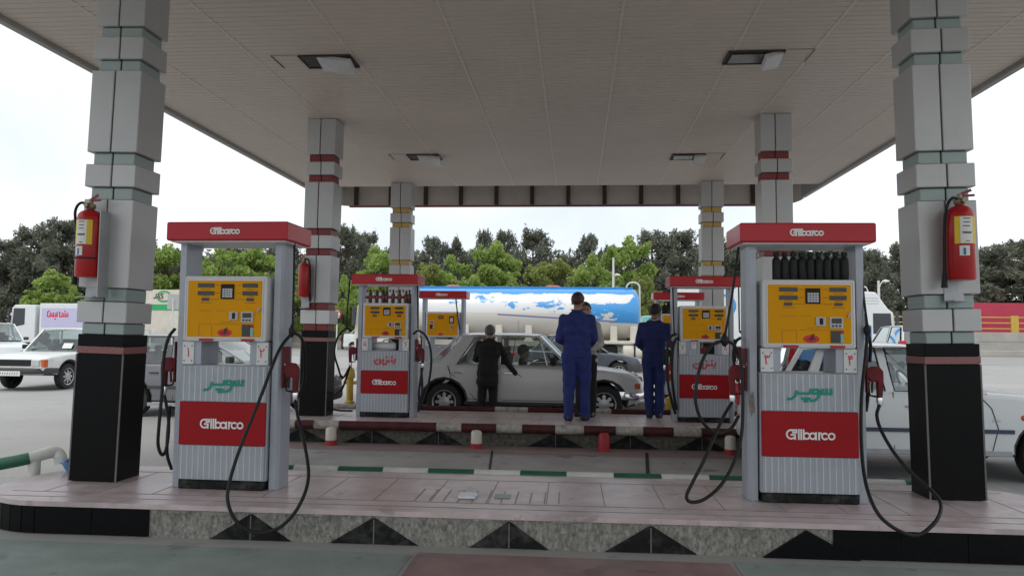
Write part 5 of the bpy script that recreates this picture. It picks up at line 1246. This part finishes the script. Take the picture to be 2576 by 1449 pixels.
# ------------------------------------------------------------------ people
def person(label, loc, rz, caps, mats, voxel=.011, wrinkle=None):
    """one continuous body: tapered limbs (p0, r0, p1, r1, material, squash) fused into a single skin"""
    bm = bmesh.new()
    for p0, r0, p1, r1, mi, sq in caps:
        p0, p1 = Vector(p0), Vector(p1); d = p1 - p0; L = d.length
        t = d / L if L > 1e-6 else Vector((0, 0, 1)); u = t.orthogonal().normalized(); w = t.cross(u); n = 14; rings = []
        prof = [(-math.cos(R(a)) * r0, math.sin(R(a)) * r0) for a in (0, 30, 60, 90)] + [(L + math.cos(R(a)) * r1, math.sin(R(a)) * r1) for a in (90, 60, 30, 0)]
        for h, r in prof:
            ring = []
            for j in range(n):
                a = 2 * math.pi * j / n; off = (u * math.cos(a) + w * math.sin(a)) * r
                if sq: off = Vector((off.x * sq[0], off.y * sq[1], off.z * sq[2]))
                ring.append(bm.verts.new(p0 + t * h + off))
            rings.append(ring)
        for a, b in zip(rings[:-1], rings[1:]):
            for j in range(n): bm.faces.new((a[j], a[(j + 1) % n], b[(j + 1) % n], b[j]))
        bm.faces.new(list(reversed(rings[0]))); bm.faces.new(rings[-1])
    bmesh.ops.remove_doubles(bm, verts=bm.verts, dist=1e-5)
    me = bpy.data.meshes.new('person'); bm.to_mesh(me); bm.free()
    o = bpy.data.objects.new('person', me); C.objects.link(o)
    md = o.modifiers.new('r', 'REMESH'); md.mode = 'VOXEL'; md.voxel_size = voxel
    sm = o.modifiers.new('s', 'SMOOTH'); sm.iterations = 5; sm.factor = .5
    dg = bpy.context.evaluated_depsgraph_get(); ev = o.evaluated_get(dg); nm = bpy.data.meshes.new_from_object(ev)
    o.modifiers.clear(); o.data = nm; bpy.data.meshes.remove(me)
    N = len(nm.vertices); co = np.empty(N * 3); nm.vertices.foreach_get('co', co); co = co.reshape(-1, 3)
    best = np.full(N, 1e9); lab = np.zeros(N, int)
    for p0, r0, p1, r1, mi, sq in caps:
        a, b = np.array(p0), np.array(p1); d = b - a; L2 = max(1e-9, d @ d); tt = np.clip(((co - a) @ d) / L2, 0, 1)
        df = co - (a + tt[:, None] * d)
        if sq: df = df / np.array(sq)
        ds = np.linalg.norm(df, axis=1) - (r0 + (r1 - r0) * tt); k = ds < best; best[k] = ds[k]; lab[k] = mi
    # cloth folds
    if wrinkle:
        no_ = np.empty(N * 3); nm.vertices.foreach_get('normal', no_); no_ = no_.reshape(-1, 3); cl = np.isin(lab, wrinkle)
        f = np.sin(co[:, 2] * 34 + 3 * np.sin(co[:, 0] * 17) + 2.5 * np.sin(co[:, 1] * 21)) * .0035 + np.sin(co[:, 2] * 13 + co[:, 0] * 26 + 1.3) * .004 + np.sin(co[:, 0] * 48 + co[:, 2] * 7) * .002
        co[cl] += no_[cl] * f[cl][:, None]; nm.vertices.foreach_set('co', co.ravel())
    for m_ in mats: nm.materials.append(m_)
    pi = [int(np.bincount(lab[list(p.vertices)]).argmax()) for p in nm.polygons]
    nm.polygons.foreach_set('material_index', pi); nm.polygons.foreach_set('use_smooth', [True] * len(pi)); nm.update()
    o.location = loc; o.rotation_euler = (0, 0, rz); tag(o, label, 'person')
    return o
SK, TOP, LEG, SHOE = 0, 1, 2, 3
HS = 1.13
def hand(w, d, side, palm_n, curl=.5, mi=SK):
    """palm and five bent fingers from wrist w along d; palm_n = direction the palm faces"""
    w, d, pn = Vector(w), Vector(d).normalized(), Vector(palm_n).normalized(); x = d.cross(pn).normalized() * side
    c = [(w, .024, w + d * .075, .03, mi, None)]
    for i, (off, ln) in enumerate(((-.03, .068), (-.01, .078), (.012, .073), (.032, .058))):
        b = w + d * .085 + x * off; d1 = (d + pn * curl * .5).normalized(); k1 = b + d1 * ln * .5; d2 = (d * (1 - curl) + pn * curl * 1.6).normalized(); k2 = k1 + d2 * ln * .5
        c += [(b, .0095, k1, .009, mi, None), (k1, .009, k2, .007, mi, None)]
    b = w + d * .03 - x * .03; k = b - x * .025 + d * .03 + pn * .015; e = k + d * .03 + pn * .015
    c += [(b, .012, k, .0105, mi, None), (k, .0105, e, .008, mi, None)]
    return [(tuple(a), r, tuple(b_), r2, m_, q) for a, r, b_, r2, m_, q in c]
def body(s=1.0, lean=0.0, hipw=.092, girth=1.0, top=TOP, legm=LEG, hem=.86, feet=((-.11, 0, 12), (.11, 0, -12)), arms=None, head=(0, .02, 0), knee=.02, shw=.185, legr=1.0, headturn=0):
    """standing figure facing +y; arms = list of (side, elbow, wrist, handdir, palmdir)"""
    hz = .92; c = []
    def up(p):       # bend the trunk forward about the hips
        x, y, z = p; dz = z - hz
        return (x, y + dz * math.sin(lean), hz + dz * math.cos(lean))
    g_ = girth
    c += [((-.07, 0, .93), .115 * g_, (.07, 0, .93), .115 * g_, legm, (1, .88, 1))]
    for i, (fx, fy, fa) in enumerate(feet):
        sx = -1 if i == 0 else 1; hip = (sx * hipw, 0, .9); kn = (sx * hipw * .6 + fx * .45, knee + fy * .5, .49); an = (fx, fy - .02, .1)
        c += [(hip, .1 * g_ * legr, kn, .078 * legr, legm, None), (kn, .078 * legr, an, .062 * legr, legm, None), (an, .062 * legr, (fx, fy - .02, .055), .064 * legr, legm, None)]
        ca, sa = math.cos(R(90 + fa)), math.sin(R(90 + fa))
        c += [((fx - ca * .06, fy - .02 - sa * .06, .04), .04, (fx + ca * .06, fy - .02 + sa * .06, .042), .044, SHOE, None), ((fx + ca * .06, fy - .02 + sa * .06, .042), .044, (fx + ca * .15, fy - .02 + sa * .15, .032), .034, SHOE, None)]
    T = lambda a, r, b, r2, m_, q=None: c.append((up(a), r, up(b), r2, m_, q))
    T((-.075, 0, hem + .02), .122 * g_, (.075, 0, hem + .02), .122 * g_, top, (1, .86, 1)); T((-.07, 0, 1.02), .118 * g_, (.07, 0, 1.02), .118 * g_, top, (1, .86, 1))
    T((-.065, 0, 1.12), .118 * g_, (.065, 0, 1.12), .118 * g_, top, (1, .84, 1)); T((-.09, -.005, 1.26), .12 * g_, (.09, -.005, 1.26), .12 * g_, top, (1, .84, 1))
    T((-.11, -.01, 1.36), .105 * g_, (.11, -.01, 1.36), .105 * g_, top, (1, .9, 1)); T((-shw + .03, -.01, 1.42), .066, (shw - .03, -.01, 1.42), .066, top); T((-.07, -.012, 1.47), .055, (.07, -.012, 1.47), .055, top)
    T((0, -.012, 1.46), .068, (0, -.002, 1.51), .058, top); T((0, -.005, 1.5), .054, (0, .01, 1.58), .05, SK)
    hc = Vector(up((head[0], head[1], 1.655 + head[2])))
    H = lambda a, r, b, r2, q=None, m_=SK: c.append((tuple(hc + Matrix.Rotation(headturn, 3, 'Z') @ Vector(a) * HS), r * HS, tuple(hc + Matrix.Rotation(headturn, 3, 'Z') @ Vector(b) * HS), r2 * HS, m_, q))
    H((0, -.025, .03), .084, (0, .015, .03), .08, (.9, 1, 1.08)); H((0, .03, -.02), .062, (0, .045, -.075), .042); H((0, .085, -.005), .008, (0, .103, -.035), .014); H((-.076, -.005, .01), .011, (-.08, -.012, -.03), .012, (.6, 1, 1.3)); H((.076, -.005, .01), .011, (.08, -.012, -.03), .012, (.6, 1, 1.3)); H((-.018, .092, -.062), .007, (.018, .092, -.062), .007)
    for sd_, el, wr, hd, pd in (arms or []):
        sh = up((sd_ * shw, -.01, 1.415)); c.append((sh, .068, tuple(el), .056, top, None)); c.append((tuple(el), .056, tuple(wr), .043, top, None)); w2 = Vector(wr) + Vector(hd).normalized() * .03
        c.append((tuple(wr), .03, tuple(w2), .026, SK, None)); c += hand(w2, hd, sd_, pd)
    if s != 1.0: c = [(tuple(v * s for v in a), r * s, tuple(v * s for v in b), r2 * s, m_, q) for a, r, b, r2, m_, q in c]
    return c, hc * s
def hair(o, hc, m_, s=1.0, back=1.0, turn=0, long=False):
    mb = MB(); vs = []; rr = random.Random(int(hc.x * 1000) + 5); nu, nv = 18, 9; rot = Matrix.Rotation(turn, 3, 'Z')
    for j in range(nv):
        for i in range(nu):
            a = 2 * math.pi * i / nu; fr = max(0, math.sin(a)); low = R(60 + 78 * (1 - math.sin(a)) / 2 * back) if not long else R(70 + 75 * (1 - math.sin(a)) / 2)
            ph = low * j / (nv - 1); k = 1 + rr.uniform(-.012, .02)
            p = Vector((.0785 * math.sin(ph) * math.cos(a), -.006 + .1 * math.sin(ph) * math.sin(a), .03 + .094 * math.cos(ph))) * k * (1.02 if j < nv - 1 else .93); vs.append(Vector(hc) + rot @ p * s * HS)
    mb.add(vs, [(j * nu + i, j * nu + (i + 1) % nu, (j + 1) * nu + (i + 1) % nu, (j + 1) * nu + i) for j in range(nv - 1) for i in range(nu)])
    h = mb.build('hair', m_, o, 70); sd2 = h.modifiers.new('thick', 'SOLIDIFY'); sd2.thickness = .007 * s; sd2.offset = 0; return h
def eyes(o, hc, s=1.0, turn=0):
    m = MB(); rot = Matrix.Rotation(turn, 3, 'Z')
    for sx in (-1, 1):
        p = Vector(hc) + rot @ Vector((sx * .03, .088, .012)) * s * HS; m.lathe([(.003, -.006), (.011, -.002), (.011, .002), (.003, .006)], 10, o=p)
        m.tube([Vector(hc) + rot @ Vector((sx * .014, .093, .032)) * s * HS, Vector(hc) + rot @ Vector((sx * .046, .08, .032)) * s * HS], .005, 6)
    return m.build('eyes', m_hair, o, 60)
# big attendant in blue, back to us, arms bent in front
c_, hc = body(1.02, lean=R(-1), girth=1.12, shw=.188, legr=1.12, feet=((-.115, -.05, 14), (.115, .02, -10)), head=(.012, .035, -.005), headturn=R(-14),
              arms=[(-1, (-.255, .0, 1.13), (-.15, .17, 1.06), (.6, .7, .1), (.3, -.2, -1)), (1, (.25, .02, 1.13), (.17, .2, 1.03), (-.4, .8, .1), (-.3, -.2, -1))])
p = person('heavily built man in blue work suit seen from behind at the second island', (.02, 10.9, H2), R(2), c_, [m_skin, m_bluecloth, m_bluecloth, m_shoe], wrinkle=(1, 2))
hair(p, hc, m_hairbrown, 1.03, turn=R(-14))
m = MB(); m.tube([(.075 * 1.03 * math.cos(R(a)), -.01 + .07 * math.sin(R(a)), 1.515 * 1.03 + .012 * math.cos(R(a * 2))) for a in range(0, 360, 24)], .014, 8, closed=True); m.build('collar', m_bluecloth, p, 60)
m = MB(); m.tube([(.168 * math.cos(R(a)), .0 + .128 * math.sin(R(a)), .9) for a in range(0, 360, 20)], .014, 8, closed=True); m.build('jacket_hem', m_bluecloth, p, 60)
# man in cream shirt and black trousers, facing him
c_, hc = body(.955, lean=R(2), girth=.92, shw=.175, feet=((-.1, 0, 10), (.1, 0, -10)), head=(0, .03, -.01), headturn=R(25),
              arms=[(-1, (-.26, .05, 1.14), (-.15, .2, 1.04), (.5, .6, .1), (0, -.2, -1)), (1, (.25, .04, 1.14), (.2, .22, 1.02), (-.4, .8, .1), (0, -.2, -1))])
p = person('man in cream shirt and black trousers facing the heavily built man in blue', (.16, 11.45, H2), R(160), c_, [m_skin, m_shirt, m_blacksuit, m_shoe], wrinkle=(1, 2))
hair(p, hc, m_hair, .98, turn=R(25)); eyes(p, hc, .98, R(25))
# second attendant
c_, hc = body(.955, lean=R(3), girth=.98, shw=.19, legr=1.02, feet=((-.07, 0, 10), (.08, .01, -8)), head=(.03, .03, -.02), headturn=R(-30),
              arms=[(-1, (-.245, .04, 1.15), (-.16, .22, 1.05), (.5, .7, .1), (.3, -.2, -1)), (1, (.25, .06, 1.17), (.22, .3, 1.12), (.2, .9, .2), (-.5, -.2, -.8))])
p = person('slim man in navy work suit seen from behind next to the second row dispenser', (1.17, 11.45, H2), R(-6), c_, [m_skin, m_navycloth, m_navycloth, m_shoe], wrinkle=(1, 2))
hair(p, hc, m_hair, .97, back=1.05, turn=R(-30))
m = MB(); m.tube([(.07 * math.cos(R(a)), -.0 + .066 * math.sin(R(a)), 1.455 + .01 * math.cos(R(a * 2))) for a in range(0, 360, 24)], .013, 8, closed=True); m.build('collar', m_shirt, p, 60)
# man in black leaning to the sedan door
c_, hc = body(.9, lean=R(13), girth=1.05, shw=.19, hem=.72, feet=((-.1, -.02, 8), (.1, .03, -8)), head=(.0, .02, -.01), headturn=R(8),
              arms=[(-1, (-.25, .16, 1.14), (-.15, .36, 1.1), (.4, .8, 0), (.3, 0, -1)), (1, (.33, .26, 1.07), (.46, .36, .88), (.85, .35, -.25), (0, .4, -1))])
p = person('grey haired man in black suit leaning towards the silver sedan door', (-1.42, 12.24, 0), R(-4), c_, [m_skin, m_blacksuit, m_blacksuit, m_shoe], wrinkle=(1, 2))
hair(p, hc, m_hairgrey, .92, turn=R(8))
m = MB(); m.tube([(.165 * math.cos(R(a)), .0 + .125 * math.sin(R(a)), .66) for a in range(0, 360, 20)], .016, 8, closed=True); m.build('jacket_hem', m_blacksuit, p, 60)
# driver of the sedan, seated
c_, hc = body(.94, lean=R(-8), girth=.95, head=(0, .04, -.02), headturn=R(35), feet=((-.1, .42, 8), (.1, .42, -8)), knee=.3, arms=[(-1, (-.25, .12, 1.16), (-.16, .34, 1.14), (.3, .9, .1), (.6, 0, -.5)), (1, (.25, .12, 1.16), (.16, .34, 1.14), (-.3, .9, .1), (-.6, 0, -.5))])
# fold the legs forward for sitting
def sit(c):
    o = []
    for a, r, b, r2, m_, q in c:
        def f(p_):
            x, y, z = p_
            if z < .84: d = .84 - z; return (x, y * .2 + min(d, .42) + .0, .86 - max(0, d - .42) * .75)
            return p_
        o.append((f(a), r, f(b), r2, m_, q))
    return o
p = person('driver in dark clothes sitting inside the silver sedan', (-.84, 13.12, -.40), R(-90), sit(c_), [m_skin, m_blacksuit, m_blacksuit, m_shoe], wrinkle=(1,))
hair(p, hc, m_hair, .96, turn=R(35), long=True); eyes(p, hc, .94, R(35))
m = MB(); m.tube([(.085 * math.cos(R(a)), .03 + .08 * math.sin(R(a)), 1.4) for a in range(0, 360, 24)], .02, 8, closed=True); m.build('collar', m_lilac, p, 60)

# ------------------------------------------------------------------ far walls, railing, signs, lamp posts
t = thing('concrete_wall', 'long weathered concrete wall with yellow and white kerb blocks along the road on the left', 'wall', (-45, 66.5, 0))
m = MB(); m.box(-50, 52, 0, .5, 0, 1.42, c=.02); m.box(-50, 52, -1.0, -.002, 0, .42, c=.04); m.build('wall', m_wall, t)
m = MB()
for k in range(40): m.box(-50 + k * 2.5, -50 + k * 2.5 + 1.22, .05, .45, 1.425, 1.74, k % 2, c=.02); m.box(-50 + k * 2.5 + 1.26, -50 + k * 2.5 + 2.47, .05, .45, 1.425, 1.74, 1, c=.02)
m.build('kerb_blocks', [m_yellow, m_wall], t)
t = thing('concrete_wall', 'concrete road wall with a horizontal joint under the yellow railing on the right', 'wall', (45, 66.5, 0))
m = MB(); m.box(-37, 60, 0, .5, 0, 1.15); m.box(-37, 60, .03, .5, 1.2, 2.0, c=.03); m.box(-37, 60, -1.2, -.002, 0, .5, c=.04); m.box(-37, 60, .06, .5, 1.15, 1.2); m.build('wall', m_wall, t)
t = thing('railing', 'yellow steel railing with three rails on the right road wall', 'railing', (45, 66.75, 2.0))
for z in (.3, .78, 1.25): m = MB(); m.tube([(-37, 0, z), (60, 0, z)], .05, 8); m.build('rail', m_yellow, t, 60)
for k in range(25): m = MB(); m.box(-36.6 + k * 4, -36.0 + k * 4, -.08, .08, .001, 1.4, c=.02); m.build('post', m_yellow, t)
def dig60(m, o, sc):
    m.strokes([[(.2, .95), (-.1, .7), (-.25, .3)], arc(0, .28, .26, 0, 360, 14)], (o[0] - .16, o[1], o[2]), XR, ZU, sc, .13); m.strokes([arc(0, .48, .26, 0, 360, 16, rz=.48)], (o[0] + .16, o[1], o[2]), XR, ZU, sc, .13)
q = at(848, 790, 56); t = thing('road_sign', 'round white speed limit sign with red rim reading 60 on a pole', 'road sign', (q.x, 56, 0))
m = MB(); m.tube([(0, .03, 0), (0, .03, q.z + .2)], .05, 10); m.build('pole', m_pipewhite, t, 60)
m = MB(); m.lathe([(.36, -.01), (.36, .0)], 28, o=(0, 0, q.z), axis='y'); m.build('disc', m_paper, t); m = MB(); m.tube([(.34 * math.cos(R(a)), -.015, q.z + .34 * math.sin(R(a))) for a in range(0, 360, 12)], .045, 6, closed=True); m.build('red_rim', m_exred, t, 60)
m = MB(); dig60(m, (0, -.02, q.z - .18), .38); m.build('numerals', m_txtdark, t)
q = at(436, 758, 50); t = thing('road_sign', 'rectangular sign seen from the back on a pole by the cream lorry', 'road sign', (q.x, 50, 0), R(15))
m = MB(); m.tube([(0, -.04, 0), (0, -.04, q.z + .2)], .05, 10); m.build('pole', m_pipewhite, t, 60); m = MB(); m.box(-.38, .38, 0, .02, q.z - .55, q.z + .5, c=.005); m.build('panel', m_clad, t)
for (px, py0, py1, Y, arm, lab) in ((1543, 648, 700, 60, 10, 'tall pale lamp post among trees with a white lamp, above the tanker'), (2210, 706, 740, 55, 18, 'lamp post with a curved white arm above the lorry cab on the right')):
    q = at(px, py0, Y); t = thing('lamp_post', lab, 'lamp post', (q.x, Y, 0), 0, 'lamp posts'); m = MB(); m.tube([(0, 0, 0), (0, 0, q.z)], [.13, .08], 10); m.build('pole', m_pipewhite, t, 60)
    e = at(px + arm, (693 if px < 2000 else 709), Y); zz = e.z; xx = e.x - q.x
    m = MB(); m.tube(spline([(0, 0, zz - .55), (xx * .4, 0, zz - .08), (xx, 0, zz)], 6), .04, 6); m.build('arm', m_pipewhite, t, 60)
    m = MB(); m.lathe([(.02, .16), (.2, .1), (.28, 0), (.02, -.06)], 14, o=(xx, 0, zz)); m.build('lamp_head', m_lampglass, t, 60)
q = at(826, 985, 17); t = thing('barrier_pole', 'leaning red and white pole behind the middle left column', 'pole', (q.x, 17, 0))
a, b = at(822, 915, 17) - Vector((q.x, 17, 0)), at(834, 1015, 17) - Vector((q.x, 17, 0)); a.y = b.y = 0
for i in range(4): m = MB(); m.tube([a.lerp(b, i / 4), a.lerp(b, (i + .98) / 4)], .035, 8); m.build('band', m_bolred if i == 1 else m_pipewhite, t, 60)
m = MB(); m.tube([b, (b.x + .03, 0, 0)], .03, 8); m.build('foot', m_pipewhite, t)
q = at(880, 985, 15.2); t = thing('hydrant', 'small worn yellow hydrant standing left of the second row dispenser', 'hydrant', (q.x, 15.2, 0))
m = MB(); m.lathe([(.1, 0), (.1, .04), (.07, .06), (.07, .5), (.1, .52), (.1, .58), (.085, .68), (.03, .74), (.03, .78)], 16); m.tube([(-.13, 0, .42), (.13, 0, .42)], .035, 10); m.build('body', m_yellow, t, 45)
q = at(1694, 1000, 12.2); t = thing('fuel_can', 'yellow plastic can standing beside the second row right dispenser', 'can', (q.x, 12.25, 0.0))
m = MB(); m.box(-.11, .11, -.08, .08, 0, .48, c=.03); m.tube([(-.05, 0, .48), (-.05, 0, .54), (.05, 0, .54), (.05, 0, .48)], .014, 8); m.build('body', m_exyellow, t, 45)

# ------------------------------------------------------------------ trees
def leaf_cloud(ctrs, n, size, up, seed, flat=1.0, cone=None):
    """many leaf-clump quads spread through the given blobs (x,y,z,rx,ry,rz)"""
    r = np.random.default_rng(seed); vol = np.array([c[3] * c[4] * c[5] for c in ctrs]) ** .75; k = r.choice(len(ctrs), n, p=vol / vol.sum()); cc = np.array(ctrs)[k]
    d = r.normal(size=(n, 3)); d /= np.linalg.norm(d, axis=1)[:, None]; rad = r.random(n) ** .42
    p = cc[:, :3] + d * rad[:, None] * cc[:, 3:]
    ax = r.normal(size=(n, 3)) + np.array([0, 0, up]) ; ax[:, :2] += d[:, :2] * .8; ax /= np.linalg.norm(ax, axis=1)[:, None]
    bx = np.cross(ax, r.normal(size=(n, 3))); bx /= np.linalg.norm(bx, axis=1)[:, None]
    s_ = size * (.6 + .8 * r.random(n))[:, None]; a = ax * s_; b = bx * s_ * flat
    V = np.stack([p - a * .5 - b * .25, p - b * .5 + a * .1, p + a * .6, p + b * .5 + a * .1], 1).reshape(-1, 3)
    return V, n
def tree_mesh(kind, seed):
    r = random.Random(seed); bl = []; br = []
    if kind == 'pine':      # unit: height 10
        for lv in range(11):
            z = 1.6 + lv * .76; rad = (2.5 * (1 - (lv / 11.5) ** 1.5) + .3) * r.uniform(.75, 1.15); nb = 6 if lv < 8 else 4
            for k in range(nb):
                a = r.uniform(0, 6.28); L = rad * r.uniform(.55, 1.08); e = (L * math.cos(a), L * math.sin(a), z + L * r.uniform(.18, .45)); br.append(((0, 0, z - .2), e, .06))
                bl.append((e[0], e[1], e[2], r.uniform(.32, .52), r.uniform(.32, .52), r.uniform(.42, .75))); bl.append((e[0] * .6, e[1] * .6, z + L * .22, .5, .5, .38))
                for q in range(2): bl.append((e[0] * r.uniform(.75, 1.12), e[1] * r.uniform(.75, 1.12), e[2] + r.uniform(.2, .55), .15, .15, r.uniform(.28, .5)))
        bl.append((0, 0, 9.5, .28, .28, .6)); bl.append((.3, .1, 9.1, .25, .25, .5)); bl.append((-.3, -.1, 8.8, .3, .3, .5))
        V, n = leaf_cloud(bl, 13000, .27, 1.3, seed, .32)
    else:                   # unit: height 8
        for k in range(30):
            a = r.uniform(0, 6.28); z = r.uniform(1.4, 7.0); rm = 2.75 * math.sqrt(max(.05, 1 - ((z - 3.6) / 4.1) ** 2)); L = rm * r.uniform(.35, 1.0); e = (L * math.cos(a), L * math.sin(a), z)
            s_ = r.uniform(.55, 1.0); bl.append((*e, s_, s_, s_ * .72)); br.append(((0, 0, max(.8, z - 1.6)), e, .05))
            for q in range(2): bl.append((e[0] + r.uniform(-.7, .7), e[1] + r.uniform(-.7, .7), e[2] + r.uniform(-.2, .6), s_ * .45, s_ * .45, s_ * .3))
        bl.append((0, 0, 7.3, .6, .6, .6))
        V, n = leaf_cloud(bl, 13500, .22, .2, seed, .85)
    me = bpy.data.meshes.new('crown'); me.from_pydata(V.tolist(), [], [(4 * i, 4 * i + 1, 4 * i + 2, 4 * i + 3) for i in range(n)])
    tm = MB(); H_ = 9.4 if kind == 'pine' else 6.4; tm.tube([(0, 0, 0), (.04, .03, H_ * .3), (-.03, 0, H_ * .7), (0, 0, H_)], [.2, .15, .09, .02], 9)
    for a, b, w in br: tm.tube([a, tuple((Vector(a) + Vector(b)) / 2 + Vector((0, 0, -.08))), b], [w, w * .7, w * .3], 5)
    tme = bpy.data.meshes.new('trunk'); tme.from_pydata(tm.v, [], tm.f); tme.materials.append(m_bark)
    return me, tme
TM = {}
for kind, ms in (('pine', (m_pine,)), ('leafy', (m_leaf, m_leaf2))):
    for sd3 in range(3):
        me, tme = tree_mesh(kind, 11 + sd3 * 7 + (100 if kind == 'leafy' else 0)); me.materials.append(ms[sd3 % len(ms)]); TM[(kind, sd3)] = (me, tme)
def tree(kind, label, px, py, Y, wpx, var, rz, group):
    top = at(px, py, Y); hgt = top.z / (10.35 if kind == 'pine' else 7.9); wd = wpx / F_PX * Y / (5.2 if kind == 'pine' else 6.0)
    t = thing('pine_tree' if kind == 'pine' else 'leafy_tree', label, 'tree', (top.x, Y, 0), rz, group); t.scale = (wd, wd, hgt)
    me, tme = TM[(kind, var)]
    for nm, d in (('crown', me), ('trunk', tme)): o = bpy.data.objects.new(nm, d); C.objects.link(o); o.parent = t
GP, GL = 'dark pines beyond the road', 'bright leafy trees in front of the pines'
PINES = [(15, 592, 78, 150, 'dark pine cut by the left edge of the photo'), (82, 566, 80, 150, 'dark pine left of the small bright tree, left of the left column'), (160, 543, 78, 165, 'tallest dark pine beside the left fire extinguisher'), (255, 556, 80, 150, 'dark pine hidden mostly by the left front column'),
         (360, 580, 80, 140, 'dark pine top between the left column and the left dispenser'), (470, 620, 84, 150, 'dark pine top seen under the left dispenser cap'), (600, 612, 84, 160, 'dark pine behind the leafy trees framed by the left dispenser'), (720, 600, 82, 130, 'dark pine mostly behind the middle left column'),
         (872, 560, 76, 130, 'dark pine right beside the middle left column, above the speed sign'), (930, 575, 80, 90, 'slim dark pine left of the rear left column'), (1012, 600, 82, 110, 'dark pine behind the rear left column'), (1090, 588, 80, 92, 'dark pine just right of the rear left column'), (1150, 590, 82, 80, 'smaller dark pine second to the right of the rear left column'),
         (1216, 574, 80, 78, 'narrow dark pine left of the tallest pair above the tanker'), (1268, 571, 82, 84, 'pointed dark pine behind the brightest leafy tree'), (1342, 566, 78, 122, 'broad dark pine rising above the middle of the tanker'), (1420, 640, 84, 70, 'low dark pine in the dip of the skyline above the tanker'), (1482, 582, 80, 104, 'dark pine with spiky top behind the head of the man in blue'), (1535, 608, 84, 70, 'small dark pine by the lamp post among the trees'),
         (1640, 574, 78, 130, 'wide dark pine left of the second row right dispenser cap'), (1715, 570, 76, 130, 'wide dark pine left of the rear right column'), (1800, 575, 80, 130, 'dark pine behind the rear right column'), (1880, 590, 80, 130, 'dark pine mostly behind the middle right column'), (1990, 600, 82, 150, 'dark pine hidden by the right dispenser cap'), (2110, 600, 82, 150, 'dark pine behind the black bottles of the right dispenser'),
         (2185, 622, 76, 110, 'dark pine just right of the right dispenser post'), (2262, 604, 80, 100, 'pointed dark pine left of the right front column'), (2360, 600, 80, 150, 'dark pine hidden behind the right front column'), (2490, 612, 76, 170, 'rounded dark pine above the crimson trailer'), (2575, 596, 78, 170, 'dark pine cut by the right edge of the photo')]
for k, (px, py, Y, w_, lab) in enumerate(PINES): tree('pine', lab, px, py, Y, w_ * 1.5, k % 3, k * 1.7, GP)
LEAFY = [(128, 676, 60, 135, 'small bright tree above the white delivery van'), (185, 720, 58, 80, 'low bright shrub like tree right of the small bright tree'), (425, 612, 66, 150, 'bright leafy tree left of the left dispenser post'), (555, 618, 64, 150, 'bright leafy tree framed in the left half of the left dispenser'), (648, 612, 66, 150, 'bright leafy tree framed in the right half of the left dispenser'), (730, 640, 66, 120, 'bright leafy tree behind the plain fire extinguisher'),
         (942, 614, 66, 118, 'bright leafy tree left of the rear left column'), (866, 690, 62, 80, 'low bright tree beside the speed sign'), (1065, 660, 62, 120, 'bright low tree right of the rear left column'), (1135, 640, 64, 130, 'bright leafy tree above the far left dispenser'), (1252, 606, 66, 140, 'tallest bright leafy tree above the tanker'), (1335, 665, 62, 110, 'low bright tree right of the tallest bright one'), (1405, 650, 66, 130, 'olive green leafy tree above the middle of the tanker'),
         (1490, 638, 64, 130, 'bright leafy tree left of the lamp post'), (1582, 592, 66, 120, 'tall bright leafy tree right of the lamp post'), (1625, 690, 62, 80, 'low bright tree behind the rear end of the tanker'), (1195, 690, 60, 100, 'low bright bush like tree just over the blue tank top')]
for k, (px, py, Y, w_, lab) in enumerate(LEAFY): tree('leafy', lab, px, py, Y, w_ * 1.3, (1 if k in (8, 11, 12, 15) else (0, 2)[k % 2]), k * 2.1, GL)
# unbroken wood behind
V = []; r_ = np.random.default_rng(5); blobs = [(x + r_.uniform(-1.5, 1.5), 92 + r_.uniform(-2, 2), z, 2.6, 2, 1.6) for x in range(-75, 66, 3) for z in (1.2, 3.2, 5.2, 7.2, 8.8, 10.0)]
V, n_ = leaf_cloud(blobs, 40000, .7, 1.0, 9, .45); me = bpy.data.meshes.new('distant_wood'); me.from_pydata(V.tolist(), [], [(4 * i, 4 * i + 1, 4 * i + 2, 4 * i + 3) for i in range(n_)]); me.materials.append(m_pine)
o = bpy.data.objects.new('distant_wood', me); C.objects.link(o); o['kind'] = 'stuff'; tag(o, 'dark unbroken wood filling the gaps behind the pines', 'wood')
